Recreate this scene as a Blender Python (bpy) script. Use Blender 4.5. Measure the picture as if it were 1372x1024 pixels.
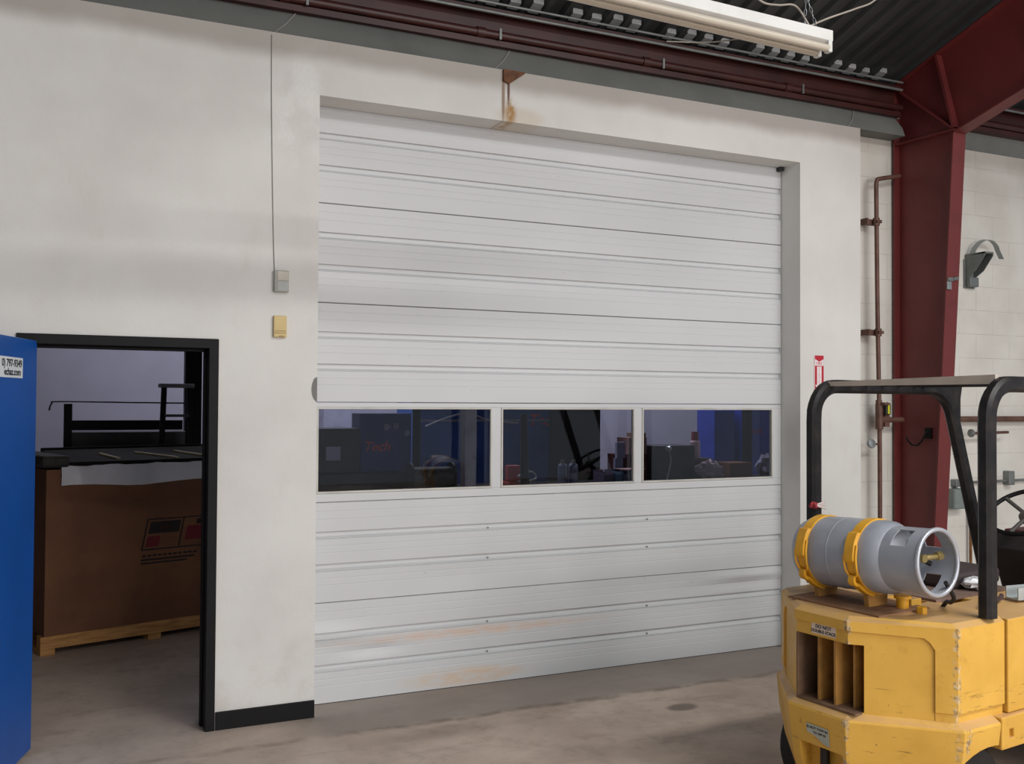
import bpy, bmesh, math, random
from mathutils import Vector, Matrix
random.seed(7)
for o in list(bpy.data.objects): bpy.data.objects.remove(o)
SC = bpy.context.scene
C = SC.collection
PI = math.pi

# ------------------------------------------------------------------ camera
cam_d = bpy.data.cameras.new('camera'); cam = bpy.data.objects.new('camera', cam_d); C.objects.link(cam)
cam_d.sensor_fit = 'HORIZONTAL'; cam_d.sensor_width = 36.0
cam_d.lens = 1296.516 / 1372 * 36.0
cam_d.clip_start = .05; cam_d.clip_end = 200
rgt = Vector((0.90697831, -0.42114119, 0.00551779)); upv = Vector((-0.01377543, -0.01656809, 0.99976784)); fwd = Vector((0.420952, 0.90684376, 0.02082829))
cam.matrix_world = Matrix(((rgt.x, upv.x, -fwd.x, -1.35095), (rgt.y, upv.y, -fwd.y, -5.62013), (rgt.z, upv.z, -fwd.z, 1.83717), (0, 0, 0, 1)))
SC.camera = cam

# ------------------------------------------------------------------ world, lights, exposure
SC.view_settings.view_transform = 'Standard'; SC.view_settings.look = 'None'
SC.view_settings.gamma = 1; SC.view_settings.use_curve_mapping = False
SC.view_settings.exposure = -0.14
wd = bpy.data.worlds.new('world'); SC.world = wd; wd.use_nodes = True
bg = wd.node_tree.nodes['Background']; bg.inputs[0].default_value = (.80, .88, 1.0, 1); bg.inputs[1].default_value = .36

def area(name, loc, target, sx, sy, power, col, spread=180):
    l = bpy.data.lights.new(name, 'AREA'); l.shape = 'RECTANGLE'; l.size = sx; l.size_y = sy; l.energy = power; l.color = col
    l.spread = math.radians(spread)
    o = bpy.data.objects.new(name, l); C.objects.link(o); o.location = loc
    d = Vector(target) - Vector(loc); o.rotation_euler = d.to_track_quat('-Z', 'Y').to_euler(); return o
area('daylight_from_dock_door', (1.6, -12.0, 1.9), (0.6, 0, 1.3), 2.4, 3.3, 170, (1.0, .94, .93))
area('added_high_daylight', (4.6, -12.0, 3.5), (1.0, 0, 1.2), 3.6, 3.0, 330, (1.0, .96, .955))  # added area light, set high to stay out of the pane reflections
area('hall_lamp_row_near', (3.8, -5.6, 5.6), (3.8, -5.6, 0), 5.0, .35, 295, (1.0, .99, .965))
area('hall_lamp_row_far', (1.0, -8.5, 6.2), (1.0, -8.5, 0), 8.0, .35, 295, (1.0, .99, .965))
area('side_room_lamp', (3.0, 5.4, 3.7), (3.0, 5.7, 0), 9.0, .6, 125, (.90, .91, 1.0))

# ------------------------------------------------------------------ node materials
def lin(c):
    return tuple((x / 255 / 12.92) if x / 255 <= .04045 else ((x / 255 + .055) / 1.055) ** 2.4 for x in c) + (1,)
class NT:
    def __init__(s, name):
        s.mt = bpy.data.materials.new(name); s.mt.use_nodes = True; s.t = s.mt.node_tree; s.n = s.t.nodes; s.l = s.t.links
        s.b = s.n['Principled BSDF']; s.tc = s.n.new('ShaderNodeTexCoord'); s.o = s.tc.outputs['Object']
        sp = s.n.new('ShaderNodeSeparateXYZ'); s.l.new(s.o, sp.inputs[0]); s.X, s.Y, s.Z = sp.outputs
    def put(s, sock, v):
        if isinstance(v, (int, float)): sock.default_value = v
        elif isinstance(v, tuple): sock.default_value = v
        else: s.l.new(v, sock)
    def m(s, op, a, b=0.0, c=0.0):
        n = s.n.new('ShaderNodeMath'); n.operation = op; s.put(n.inputs[0], a); s.put(n.inputs[1], b); s.put(n.inputs[2], c); return n.outputs[0]
    def ramp(s, v, a, b, lo=0.0, hi=1.0):
        n = s.n.new('ShaderNodeMapRange'); n.interpolation_type = 'SMOOTHSTEP'
        s.put(n.inputs[0], v); s.put(n.inputs[1], a); s.put(n.inputs[2], b); s.put(n.inputs[3], lo); s.put(n.inputs[4], hi); return n.outputs[0]
    def noise(s, scale, detail=4, rough=.55, stretch=None, dist=0):
        n = s.n.new('ShaderNodeTexNoise'); n.inputs['Scale'].default_value = scale; n.inputs['Detail'].default_value = detail
        n.inputs['Roughness'].default_value = rough; n.inputs['Distortion'].default_value = dist
        if stretch:
            mp = s.n.new('ShaderNodeMapping'); mp.inputs['Scale'].default_value = stretch; s.l.new(s.o, mp.inputs[0]); s.l.new(mp.outputs[0], n.inputs['Vector'])
        else: s.l.new(s.o, n.inputs['Vector'])
        return n.outputs[0]
    def mix(s, f, a, b):
        n = s.n.new('ShaderNodeMix'); n.data_type = 'RGBA'; s.put(n.inputs[0], f); s.put(n.inputs[6], a); s.put(n.inputs[7], b); return n.outputs[2]
    def blob(s, ax, cx, hx, az, cz, hz, soft):
        dx = s.m('DIVIDE', s.m('ABSOLUTE', s.m('SUBTRACT', ax, cx)), hx); dz = s.m('DIVIDE', s.m('ABSOLUTE', s.m('SUBTRACT', az, cz)), hz)
        r = s.m('SQRT', s.m('ADD', s.m('MULTIPLY', dx, dx), s.m('MULTIPLY', dz, dz)))
        return s.ramp(r, 1 - soft, 1 + soft, 1.0, 0.0)
    def bump(s, h, strength=.3, dist=.01):
        n = s.n.new('ShaderNodeBump'); n.inputs['Strength'].default_value = strength; n.inputs['Distance'].default_value = dist
        s.l.new(h, n.inputs['Height']); s.l.new(n.outputs[0], s.b.inputs['Normal'])
    def done(s, col, rough=.6, metal=0.0, spec=None):
        s.put(s.b.inputs['Base Color'], col); s.put(s.b.inputs['Roughness'], rough); s.put(s.b.inputs['Metallic'], metal)
        if spec is not None: s.b.inputs['Specular IOR Level'].default_value = spec
        return s.mt

_mc = {}
def M(key, c, rough=.6, metal=0.0, var=.12, scale=6, c2=None, bump=0, spec=None):
    """plain procedural paint/metal/plastic with a soft noise in its colour"""
    if key in _mc: return _mc[key]
    t = NT(key); a = lin(c); b = lin(c2) if c2 else tuple(x * (1 - 2 * var) for x in a[:3]) + (1,)
    f = t.ramp(t.noise(scale), .35, .75)
    if bump: t.bump(t.noise(scale * 12, 3), bump, .004)
    _mc[key] = t.done(t.mix(f, a, b), rough, metal, spec); return _mc[key]

# ------------------------------------------------------------------ mesh builder
class MB:
    def __init__(s): s.v = []; s.f = []
    def add(s, vs, fs):
        k = len(s.v); s.v += [tuple(v) for v in vs]; s.f += [tuple(i + k for i in f) for f in fs]; return s
    def box(s, x0, x1, y0, y1, z0, z1, mat=None):
        vs = [Vector((x, y, z)) for z in (z0, z1) for y in (y0, y1) for x in (x0, x1)]
        if mat: vs = [mat @ v for v in vs]
        return s.add(vs, [(0, 2, 3, 1), (4, 5, 7, 6), (0, 1, 5, 4), (2, 6, 7, 3), (0, 4, 6, 2), (1, 3, 7, 5)])
    def loft(s, rings, cap=True, closed=False):
        n = len(rings[0]); vs = [p for r in rings for p in r]; fs = []
        k = len(rings)
        for i in range(k if closed else k - 1):
            a = i * n; b = ((i + 1) % k) * n
            for j in range(n): fs.append((a + j, a + (j + 1) % n, b + (j + 1) % n, b + j))
        if cap and not closed: fs += [tuple(range(n - 1, -1, -1)), tuple(range((k - 1) * n, k * n))]
        return s.add(vs, fs)
    def prism(s, pts, z0, z1, top=None, axis='z'):
        def P(p, h): return {'z': (p[0], p[1], h), 'x': (h, p[0], p[1]), 'y': (p[0], h, p[1])}[axis]
        return s.loft([[P(p, z0) for p in pts], [P(p, z1) for p in (top or pts)]])
    def cyl(s, p0, p1, r0, r1=None, n=16, cap=True):
        p0 = Vector(p0); p1 = Vector(p1); d = (p1 - p0).normalized(); u = d.orthogonal().normalized(); w = d.cross(u); r1 = r0 if r1 is None else r1
        R = lambda p, r: [p + (u * math.cos(2 * PI * i / n) + w * math.sin(2 * PI * i / n)) * r for i in range(n)]
        return s.loft([R(p0, r0), R(p1, r1)], cap)
    def lathe(s, prof, p0, d, n=32):
        """prof: list of (distance along d, radius)"""
        p0 = Vector(p0); d = Vector(d).normalized(); u = d.orthogonal().normalized(); w = d.cross(u)
        return s.loft([[p0 + d * h + (u * math.cos(2 * PI * i / n) + w * math.sin(2 * PI * i / n)) * r for i in range(n)] for h, r in prof])
    def tube(s, path, r, n=10, closed=False):
        path = [Vector(p) for p in path]; k = len(path); rings = []; u = None
        for i, p in enumerate(path):
            if closed: d = path[(i + 1) % k] - path[i - 1]
            else: d = path[min(i + 1, k - 1)] - path[max(i - 1, 0)]
            d.normalize()
            if u is None: u = d.orthogonal().normalized()
            u = (u - d * u.dot(d)).normalized(); w = d.cross(u)
            rings.append([p + (u * math.cos(2 * PI * j / n) + w * math.sin(2 * PI * j / n)) * r for j in range(n)])
        return s.loft(rings, not closed, closed)
    def bar(s, path, side, w, h, ch=.0, closed=False):
        """sweep a chamfered rectangle (w along the fixed vector side, h across) along a path lying square to side"""
        path = [Vector(p) for p in path]; side = Vector(side).normalized(); k = len(path); rings = []
        for i, p in enumerate(path):
            if closed: d = (path[(i + 1) % k] - path[i - 1]).normalized()
            else: d = (path[min(i + 1, k - 1)] - path[max(i - 1, 0)]).normalized()
            nrm = side.cross(d).normalized(); a = w / 2; b = h / 2; c = ch
            sec = [(-a + c, -b), (a - c, -b), (a, -b + c), (a, b - c), (a - c, b), (-a + c, b), (-a, b - c), (-a, -b + c)] if c else [(-a, -b), (a, -b), (a, b), (-a, b)]
            sc = 1.0
            if 0 < i < k - 1 or closed:
                d1 = (path[i] - path[i - 1]).normalized(); sc = 1 / max(.5, d.dot(d1))
            rings.append([p + side * x + nrm * y * sc for x, y in sec])
        return s.loft(rings, not closed, closed)
    def mesh(s, name):
        me = bpy.data.meshes.new(name); me.from_pydata(s.v, [], s.f); me.validate()
        bm = bmesh.new(); bm.from_mesh(me); bmesh.ops.recalc_face_normals(bm, faces=bm.faces); bm.to_mesh(me); bm.free(); return me
    def build(s, name, mat, parent=None, smooth=None, bevel=0, seg=2, label=None):
        me = s.mesh(name); me.materials.append(mat)
        return link(me, name, parent, smooth, bevel, seg, label)
def link(me, name, parent=None, smooth=None, bevel=0, seg=2, label=None):
    o = bpy.data.objects.new(name, me); C.objects.link(o)
    if smooth is not None: me.shade_smooth(); me.set_sharp_from_angle(angle=math.radians(smooth))
    if bevel:
        b = o.modifiers.new('bevel', 'BEVEL'); b.width = bevel; b.segments = seg; b.limit_method = 'ANGLE'; b.angle_limit = math.radians(40)
    if parent: o.parent = parent
    if label: o['label'] = label
    return o
def tag(o, label, cat, group=None, kind=None):
    o['label'] = label; o['category'] = cat
    if group: o['group'] = group
    if kind: o['kind'] = kind
    return o
def empty(name, loc=(0, 0, 0), rz=0.0):
    o = bpy.data.objects.new(name, None); C.objects.link(o); o.location = loc; o.rotation_euler = (0, 0, rz); o.empty_display_size = .1; return o
def thing(name, label, cat, loc=(0, 0, 0), rz=0.0, group=None, kind=None):
    return tag(empty(name, loc, rz), label, cat, group, kind)
def baked(mb, cutters, name, mat, parent=None, smooth=None, bevel=0, label=None):
    """mesh minus cutters, stored as plain mesh data"""
    a = bpy.data.objects.new('tmp', mb.mesh('tmp')); C.objects.link(a); tmp = [a]
    for c in cutters:
        b = bpy.data.objects.new('tmpc', c.mesh('tmpc')); C.objects.link(b); tmp.append(b)
        md = a.modifiers.new('b', 'BOOLEAN'); md.operation = 'DIFFERENCE'; md.object = b; md.solver = 'EXACT'
    dg = bpy.context.evaluated_depsgraph_get(); me = bpy.data.meshes.new_from_object(a.evaluated_get(dg)); me.name = name
    for t in tmp: bpy.data.objects.remove(t)
    me.materials.clear(); me.materials.append(mat)
    return link(me, name, parent, smooth, bevel, 2, label)
def text(body, size, mat, name, M4, parent=None, ext=.0004, align='CENTER', sx=1.0, label=None, bold=0.0):
    cu = bpy.data.curves.new('txt', 'FONT'); cu.body = body; cu.size = size; cu.extrude = ext; cu.align_x = align; cu.align_y = 'CENTER'; cu.offset = bold
    t = bpy.data.objects.new('txt', cu); C.objects.link(t); dg = bpy.context.evaluated_depsgraph_get()
    me = bpy.data.meshes.new_from_object(t.evaluated_get(dg)); bpy.data.objects.remove(t)
    me.transform(M4 @ Matrix.Diagonal((sx, 1, 1, 1))); me.materials.clear(); me.materials.append(mat); me.name = name
    return link(me, name, parent, label=label)
def frame(o, x, y):
    """matrix whose local x,y run along the vectors x,y"""
    x = Vector(x).normalized(); y = Vector(y).normalized(); z = x.cross(y)
    return Matrix(((x.x, y.x, z.x, o[0]), (x.y, y.y, z.y, o[1]), (x.z, y.z, z.z, o[2]), (0, 0, 0, 1)))
def struct(o, label, cat): return tag(o, label, cat, kind='structure')
def arc(c, r, a0, a1, n, ax, ay):
    c = Vector(c); ax = Vector(ax); ay = Vector(ay)
    return [c + ax * (r * math.cos(a0 + (a1 - a0) * i / n)) + ay * (r * math.sin(a0 + (a1 - a0) * i / n)) for i in range(n + 1)]

# ------------------------------------------------------------------ surface materials
def wall_mat():
    t = NT('white_painted_wall'); base = t.mix(t.ramp(t.noise(1.3, 5), .3, .75), lin((224, 223, 218)), lin((211, 209, 204)))
    sm = t.m('MULTIPLY', t.ramp(t.noise(3.5, 6, .65, (1, 1, .45)), .55, .8), .35)
    base = t.mix(sm, base, lin((196, 188, 176)))
    # darker brown-grey band along the top of the wall, below the soffit
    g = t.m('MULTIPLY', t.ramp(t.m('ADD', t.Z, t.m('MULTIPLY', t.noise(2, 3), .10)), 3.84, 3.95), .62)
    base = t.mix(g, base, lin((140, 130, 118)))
    # rust run and its fan of stain above the opening
    r1 = t.m('MULTIPLY', t.blob(t.X, 1.185, .011, t.Z, 3.80, .17, .5), .8)
    r1b = t.m('MULTIPLY', t.blob(t.X, 1.222, .009, t.Z, 3.85, .10, .5), .95)
    r2 = t.m('MULTIPLY', t.blob(t.X, 1.235, .035, t.Z, 3.70, .075, .7), t.ramp(t.noise(18), .25, .6))
    r3 = t.m('MULTIPLY', t.blob(t.X, 1.31, .16, t.Z, 3.675, .06, .4), .30)
    base = t.mix(r3, base, lin((190, 160, 110))); base = t.mix(r2, base, lin((168, 122, 50)))
    base = t.mix(r1, base, lin((130, 96, 60))); base = t.mix(r1b, base, lin((92, 58, 34)))
    # paint knocked off the corner of the opening
    ch = t.m('MULTIPLY', t.blob(t.X, .004, .038, t.m('ADD', t.Z, t.m('MULTIPLY', t.noise(30), .02)), 1.915, .075, .06), 1.0)
    base = t.mix(ch, base, lin((118, 118, 114)))
    # scuffs near the floor
    s1 = t.m('MULTIPLY', t.m('MULTIPLY', t.ramp(t.Z, .1, .8, 1.0, 0.0), t.ramp(t.noise(5, 6), .45, .75)), .35)
    base = t.mix(s1, base, lin((186, 172, 160)))
    t.bump(t.m('ADD', t.noise(45, 4), t.m('MULTIPLY', t.noise(6, 3), 1.2)), .22, .006)
    gl = t.m('MULTIPLY', t.blob(t.X, -.12, .25, t.Z, 3.55, .35, .5), t.ramp(t.noise(6), .4, .6))
    return t.done(base, t.m('SUBTRACT', .62, t.m('MULTIPLY', gl, .3)), 0.0)
def block_mat():
    t = NT('white_painted_block'); cv = t.n.new('ShaderNodeCombineXYZ'); t.l.new(t.X, cv.inputs[0]); t.l.new(t.Z, cv.inputs[1])
    b = t.n.new('ShaderNodeTexBrick'); b.inputs['Scale'].default_value = 1; b.inputs['Mortar Size'].default_value = .004; b.inputs['Mortar Smooth'].default_value = .6
    b.inputs['Brick Width'].default_value = .406; b.inputs['Row Height'].default_value = .203; t.l.new(cv.outputs[0], b.inputs['Vector'])
    f = b.outputs['Fac']; base = t.mix(t.ramp(t.noise(2.2, 5), .3, .75), lin((216, 214, 206)), lin((200, 197, 188)))
    base = t.mix(t.m('MULTIPLY', f, t.m('MULTIPLY', t.ramp(t.noise(3), .35, .6), .35)), base, lin((150, 145, 135)))
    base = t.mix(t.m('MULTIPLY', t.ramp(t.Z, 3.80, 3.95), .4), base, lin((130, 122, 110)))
    t.bump(t.m('ADD', t.m('MULTIPLY', f, -1.0), t.m('MULTIPLY', t.noise(60), .5)), .35, .004)
    return t.done(base, .7)
def floor_mat():
    t = NT('worn_concrete_floor')
    a = t.mix(t.ramp(t.noise(1.1, 6, .6), .3, .7), lin((208, 190, 174)), lin((176, 158, 144)))
    a = t.mix(t.m('MULTIPLY', t.ramp(t.noise(3.2, 7, .75), .48, .7), .45), a, lin((148, 132, 118)))
    a = t.mix(t.m('MULTIPLY', t.ramp(t.noise(7, 6, .7), .5, .75), .5), a, lin((146, 131, 118)))
    a = t.mix(t.m('MULTIPLY', t.ramp(t.noise(.8, 4, .6, (2.0, 7, 1)), .52, .75), .4), a, lin((132, 118, 107)))
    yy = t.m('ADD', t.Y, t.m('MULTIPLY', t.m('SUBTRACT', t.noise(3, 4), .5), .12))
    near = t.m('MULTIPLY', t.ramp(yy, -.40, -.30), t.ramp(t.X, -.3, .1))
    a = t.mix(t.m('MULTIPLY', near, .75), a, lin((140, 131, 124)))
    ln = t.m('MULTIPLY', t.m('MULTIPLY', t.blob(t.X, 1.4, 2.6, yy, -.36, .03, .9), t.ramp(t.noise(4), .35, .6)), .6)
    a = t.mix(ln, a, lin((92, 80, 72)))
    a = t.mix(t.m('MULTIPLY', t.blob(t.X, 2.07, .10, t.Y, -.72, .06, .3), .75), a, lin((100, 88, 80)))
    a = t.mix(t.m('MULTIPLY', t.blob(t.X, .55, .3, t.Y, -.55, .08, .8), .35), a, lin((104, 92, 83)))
    t.bump(t.m('ADD', t.noise(30, 5), t.noise(160, 2)), .15, .004)
    return t.done(a, t.ramp(t.noise(2, 4), .3, .7, .5, .75))
def door_mat():
    t = NT('white_steel_door'); a = t.mix(t.ramp(t.noise(.8, 3, .5), .3, .75), lin((210, 212, 213)), lin((202, 204, 205)))
    pass
    nz = t.ramp(t.noise(9, 4, .6, (1, 1, 3)), .25, .6)
    r1 = t.m('MULTIPLY', t.m('MULTIPLY', t.blob(t.X, 1.12, .75, t.Z, .352, .026, .7), nz), .42)
    r2 = t.m('MULTIPLY', t.m('MULTIPLY', t.blob(t.X, 1.05, .36, t.Z, .065, .05, .6), nz), .5)
    a = t.mix(r1, a, lin((226, 170, 120))); a = t.mix(r2, a, lin((222, 178, 120)))
    sp = t.m('MULTIPLY', t.ramp(t.noise(38, 2), .74, .78), .4); a = t.mix(sp, a, lin((120, 112, 104)))
    t.bump(t.noise(90, 2), .04, .002)
    return t.done(a, .5)
def deck_mat():
    t = NT('dark_roof_deck'); a = t.mix(t.ramp(t.noise(2, 5, .6, (1, .3, 1)), .3, .75), lin((74, 76, 76)), lin((52, 53, 54)))
    return t.done(a, .5, .3)
def yellow_mat():
    t = NT('worn_yellow_paint'); a = t.mix(t.ramp(t.noise(3, 5), .3, .75), lin((222, 174, 74)), lin((204, 156, 60)))
    a = t.mix(t.m('MULTIPLY', t.ramp(t.noise(14, 5, .65), .55, .75), .35), a, lin((168, 122, 40)))
    # long horizontal scrapes low on the body, chips elsewhere
    scr = t.m('MULTIPLY', t.ramp(t.noise(5, 6, .7, (1, 1, 9), .4), .60, .68), t.ramp(t.Z, .62, .74, 1.0, 0.0))
    a = t.mix(t.m('MULTIPLY', scr, .75), a, lin((92, 70, 34)))
    ch = t.ramp(t.noise(26, 4, .6), .70, .74); a = t.mix(t.m('MULTIPLY', ch, .6), a, lin((110, 84, 40)))
    # paint knocked off the upright corners
    for cx, cy in ((.27, -.465), (.0, -.14), (.30, -.495), (-.03, -.15), (.27, .465)):
        dx = t.m('SUBTRACT', t.X, cx); dy = t.m('SUBTRACT', t.Y, cy); ds = t.m('SQRT', t.m('ADD', t.m('MULTIPLY', dx, dx), t.m('MULTIPLY', dy, dy)))
        ch = t.m('MULTIPLY', t.ramp(ds, .010, .024, 1.0, 0.0), t.ramp(t.noise(34, 4, .7), .46, .56))
        a = t.mix(t.m('MULTIPLY', ch, .8), a, t.mix(t.ramp(t.noise(50), .4, .6), lin((206, 186, 150)), lin((120, 104, 84))))
    # grey dust on what faces up
    gm = t.n.new('ShaderNodeNewGeometry'); sp = t.n.new('ShaderNodeSeparateXYZ'); t.l.new(gm.outputs['Normal'], sp.inputs[0])
    a = t.mix(t.m('MULTIPLY', t.ramp(sp.outputs[2], .6, .95), t.ramp(t.noise(9, 5), .2, .7, .55, .95)), a, lin((196, 158, 112)))
    t.bump(t.noise(40, 4), .12, .004)
    return t.done(a, t.ramp(t.noise(8), .3, .7, .38, .6))
def card_mat():
    t = NT('brown_cardboard'); a = t.mix(t.ramp(t.noise(2.5, 4), .3, .7), lin((124, 82, 54)), lin((104, 68, 46)))
    return t.done(a, .8)
def wood_mat():
    t = NT('raw_pine'); a = t.mix(t.ramp(t.noise(6, 4, .6, (1, 9, 9)), .35, .7), lin((196, 146, 86)), lin((160, 112, 62))); return t.done(a, .75)
def glass_mat():
    t = NT('door_glass'); t.b.inputs['Transmission Weight'].default_value = 1.0; t.b.inputs['IOR'].default_value = 1.45
    return t.done((.86, .88, .92, 1), 0.0)
def rope_mat(): return M('grey_cord', (168, 160, 148), .7)
WALL = wall_mat(); BLOCK = block_mat(); FLOOR = floor_mat(); DOOR = door_mat(); DECK = deck_mat(); YEL = yellow_mat(); CARD = card_mat(); WOOD = wood_mat(); GLASS = glass_mat()
BLACK = M('black_paint', (18, 18, 19), .6, 0, .15, 8, spec=.25); BLACKW = M('worn_black_steel', (24, 23, 25), .45, .0, .25, 14, (44, 40, 38), spec=.35)
RED = M('red_oxide_paint', (108, 42, 41), .5, 0, .12, 3, (94, 36, 35)); REDD = M('dark_red_primer', (62, 25, 21), .45, 0, .2, 4)
BRN = M('rusty_pipe', (108, 78, 66), .55, .2, .2, 9, (84, 58, 48)); GREY = M('grey_steel', (128, 132, 130), .45, .4, .15, 8)
GALV = M('galvanised_steel', (168, 174, 176), .4, .6, .15, 10); VINYL = M('grey_vinyl_facing', (112, 114, 110), .7, 0, .08, 3)
WHITE = M('white_enamel', (208, 208, 205), .4, 0, .06, 5); TUBE = M('frosted_tube', (192, 183, 168), .3, 0, .04, 4)
BLUE = M('blue_door_paint', (16, 84, 168), .42, 0, .06, 3); LAB = M('white_label', (226, 232, 236), .5, 0, .03, 5); INK = M('black_ink', (30, 34, 42), .6, 0, .05, 5)
LAV = M('pale_lavender_wall', (178, 176, 194), .8, 0, .06, 1.5); RUBBER = M('black_rubber', (30, 29, 30), .7, 0, .2, 9)
RINK = M('red_ink', (196, 44, 52), .5, 0, .05, 5); DARK = M('dark_machine_paint', (40, 40, 44), .5, 0, .2, 4)
TANK = M('silver_grey_cylinder', (166, 171, 180), .38, .1, .10, 5, (146, 150, 160)); BRASS = M('brass', (196, 176, 120), .35, .8, .1, 8)
BLUE2 = M('deep_blue_paint', (38, 64, 176), .45, 0, .15, 3); STRAP = M('yellow_strap_paint', (232, 172, 40), .45, 0, .12, 9, (206, 146, 34))
DUST = M('dusty_tan_steel', (196, 184, 170), .6, 0, .1, 7)

# ================================================================== setting
struct(MB().box(-7, 10.5, -15, 7.2, -.2, 0).build('floor', FLOOR), 'stained grey brown concrete floor', 'floor')
W, H, D = 3.62, 3.64, .2144
mb = MB()
for a in ((-7, -1.53, 0, 3.97), (-1.53, -.60, 2.13, 3.97), (-.60, 0, 0, 3.97), (0, W, H, 3.97), (W, 4.215, 0, 3.97)): mb.box(a[0], a[1], 0, .2, a[2], a[3])
struct(mb.build('wall_back', WALL), 'white painted wall around the big sectional door', 'wall')
struct(MB().box(4.215, 10.5, .17, .37, 0, 4.0).build('wall_right', BLOCK), 'white painted block wall behind the red steel column', 'wall')
struct(MB().box(-7.2, -7, 0, 7.2, 0, 4.0).build('wall_left', WALL), 'plain white side wall at the left end of the side room', 'wall')
struct(MB().box(-7, 10.5, 7.0, 7.2, 0, 4.0).build('wall_far', LAV), 'pale lavender far wall of the dark side room', 'wall')
struct(MB().box(-7, 10.5, .37, 7.2, 3.92, 3.96).build('trim_3', VINYL), 'flat ceiling lining of the dark side room', 'ceiling')
# roof deck: trapezoid ribs running up the slope
def roof_z(y): return 4.42 - .31 * (y - .155)
per = .152; xs = []; x = -7.0
while x < 10.5:
    xs += [(x, 0), (x + .036, 0), (x + .05, .038), (x + .138, .038)]; x += per
mb = MB(); ya, yb = .42, -9.0; n = len(xs)
vs = [(x, y, roof_z(y) + h) for y in (ya, yb) for x, h in xs]
mb.add(vs, [(i, i + 1, n + i + 1, n + i) for i in range(n - 1)])
o = mb.build('ceiling', DECK); struct(o, 'dark ribbed metal roof deck sloping up from the eave', 'ceiling')
sm = o.modifiers.new('thick', 'SOLIDIFY'); sm.thickness = .0015
# vinyl faced insulation strip rising from the wall top to the eave beam
mb = MB(); k = 48; top = []
for i in range(k + 1):
    x = -7 + (4.70 + 7) * i / k; w = .010 * math.sin(x * 2.3) + .006 * math.sin(x * 5.1)
    top.append([(x, .012, 3.97), (x, .045 + w * .5, 4.04), (x, .10, 4.135 + w), (x, .12, 4.16), (x, .195, 4.16), (x, .195, 3.97)])
mb.loft(top)
struct(mb.build('trim_1', VINYL, smooth=40), 'grey vinyl insulation strip between the wall top and the long eave beam', 'soffit')
mb = MB().prism([(.18, 4.0), (.16, 4.06), (.13, 4.16), (.36, 4.16), (.36, 4.0)], 4.215, 10.5, axis='x'); struct(mb.build('trim_2', VINYL, smooth=30), 'grey vinyl insulation strip above the block wall right of the red column', 'soffit')
SEAM = M('soffit_seam', (150, 148, 140), .7)
for i, x in enumerate((-.27, 1.13, 4.10)):
    o = bpy.data.objects['trim_1']; MB().tube([(x, .010, 3.972), (x + .07, .04, 4.04), (x + .14, .094, 4.135)], .004, 6).build('seam', SEAM, o)
LIT_TIP = M('pale_daylit_rib_tip', (150, 152, 152), .6)  # added pale blocks stand in for daylight leaking onto the rib ends
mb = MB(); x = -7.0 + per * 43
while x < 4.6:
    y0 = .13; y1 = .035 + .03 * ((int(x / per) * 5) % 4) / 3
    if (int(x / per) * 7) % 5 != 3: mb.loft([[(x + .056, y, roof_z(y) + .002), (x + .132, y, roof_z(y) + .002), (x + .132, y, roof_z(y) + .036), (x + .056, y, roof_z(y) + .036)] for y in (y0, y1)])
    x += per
mb.build('daylit_rib_tips', LIT_TIP, bpy.data.objects['ceiling'], label='pale blocks in the deck ribs standing in for daylight')
# baseboards and jamb edge
struct(MB().box(-.555, -.001, -.014, 0, 0, .10).build('baseboard_back', BLACK, bevel=.002), 'short black baseboard between doorway and big door', 'baseboard')

# ---- personnel doorway: black frame and blue leaf
d1 = struct(thing('door_1', '', ''), 'black framed doorway with blue leaf swung open', 'door')
mb = MB()
mb.box(-1.573, -1.52, -.016, .215, 0, 2.182).box(-.612, -.56, -.016, .215, 0, 2.182).box(-1.573, -.56, -.0161, .2151, 2.128, 2.1821)
mb.box(-1.52, -1.505, .09, .13, 0, 2.128).box(-.627, -.612, .09, .13, 0, 2.128).box(-1.52, -.612, .09, .13, 2.113, 2.128)
mb.build('door_frame', BLACK, d1, bevel=.003)
hd = Vector((-.286, -.958, 0)).normalized(); nr = Vector((-hd.y, hd.x, 0))
Ml = frame((-1.475, -.004, 0), hd, nr)           # local x along leaf, y out of the face we see, z up
lf = MB().box(.0, .914, -.045, 0, .032, 2.143, Ml).build('door_leaf', BLUE, d1, bevel=.003, label='blue painted door leaf')
sg = MB().box(.209, .53, 0, .0012, 1.943, 2.043, Ml).build('phone_label', LAB, lf, label='white phone number label with black lettering')
def on_leaf(s, z): return frame(Ml @ Vector((s, .0018, z)), -hd, (0, 0, 1))
text('0) 797-9349', .05, INK, 'lettering', on_leaf(.222, 2.012), lf, align='RIGHT', sx=1.08, bold=.0012)
text('echaz.com', .048, INK, 'lettering', on_leaf(.238, 1.970), lf, align='RIGHT', sx=1.08, bold=.0012)
mb = MB().cyl(Ml @ Vector((.85, 0, 1.0)), Ml @ Vector((.85, .05, 1.0)), .012).lathe([(0, .012), (.008, .026), (.024, .028), (.034, .018)], Ml @ Vector((.85, .04, 1.0)), nr)
mb.build('door_knob', GALV, lf, smooth=40)
for z in (.25, 1.1, 1.93):
    MB().cyl((-1.505, -.022, z - .05), (-1.505, -.022, z + .05), .009, n=10).build('hinge', GREY, d1, smooth=40)

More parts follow.
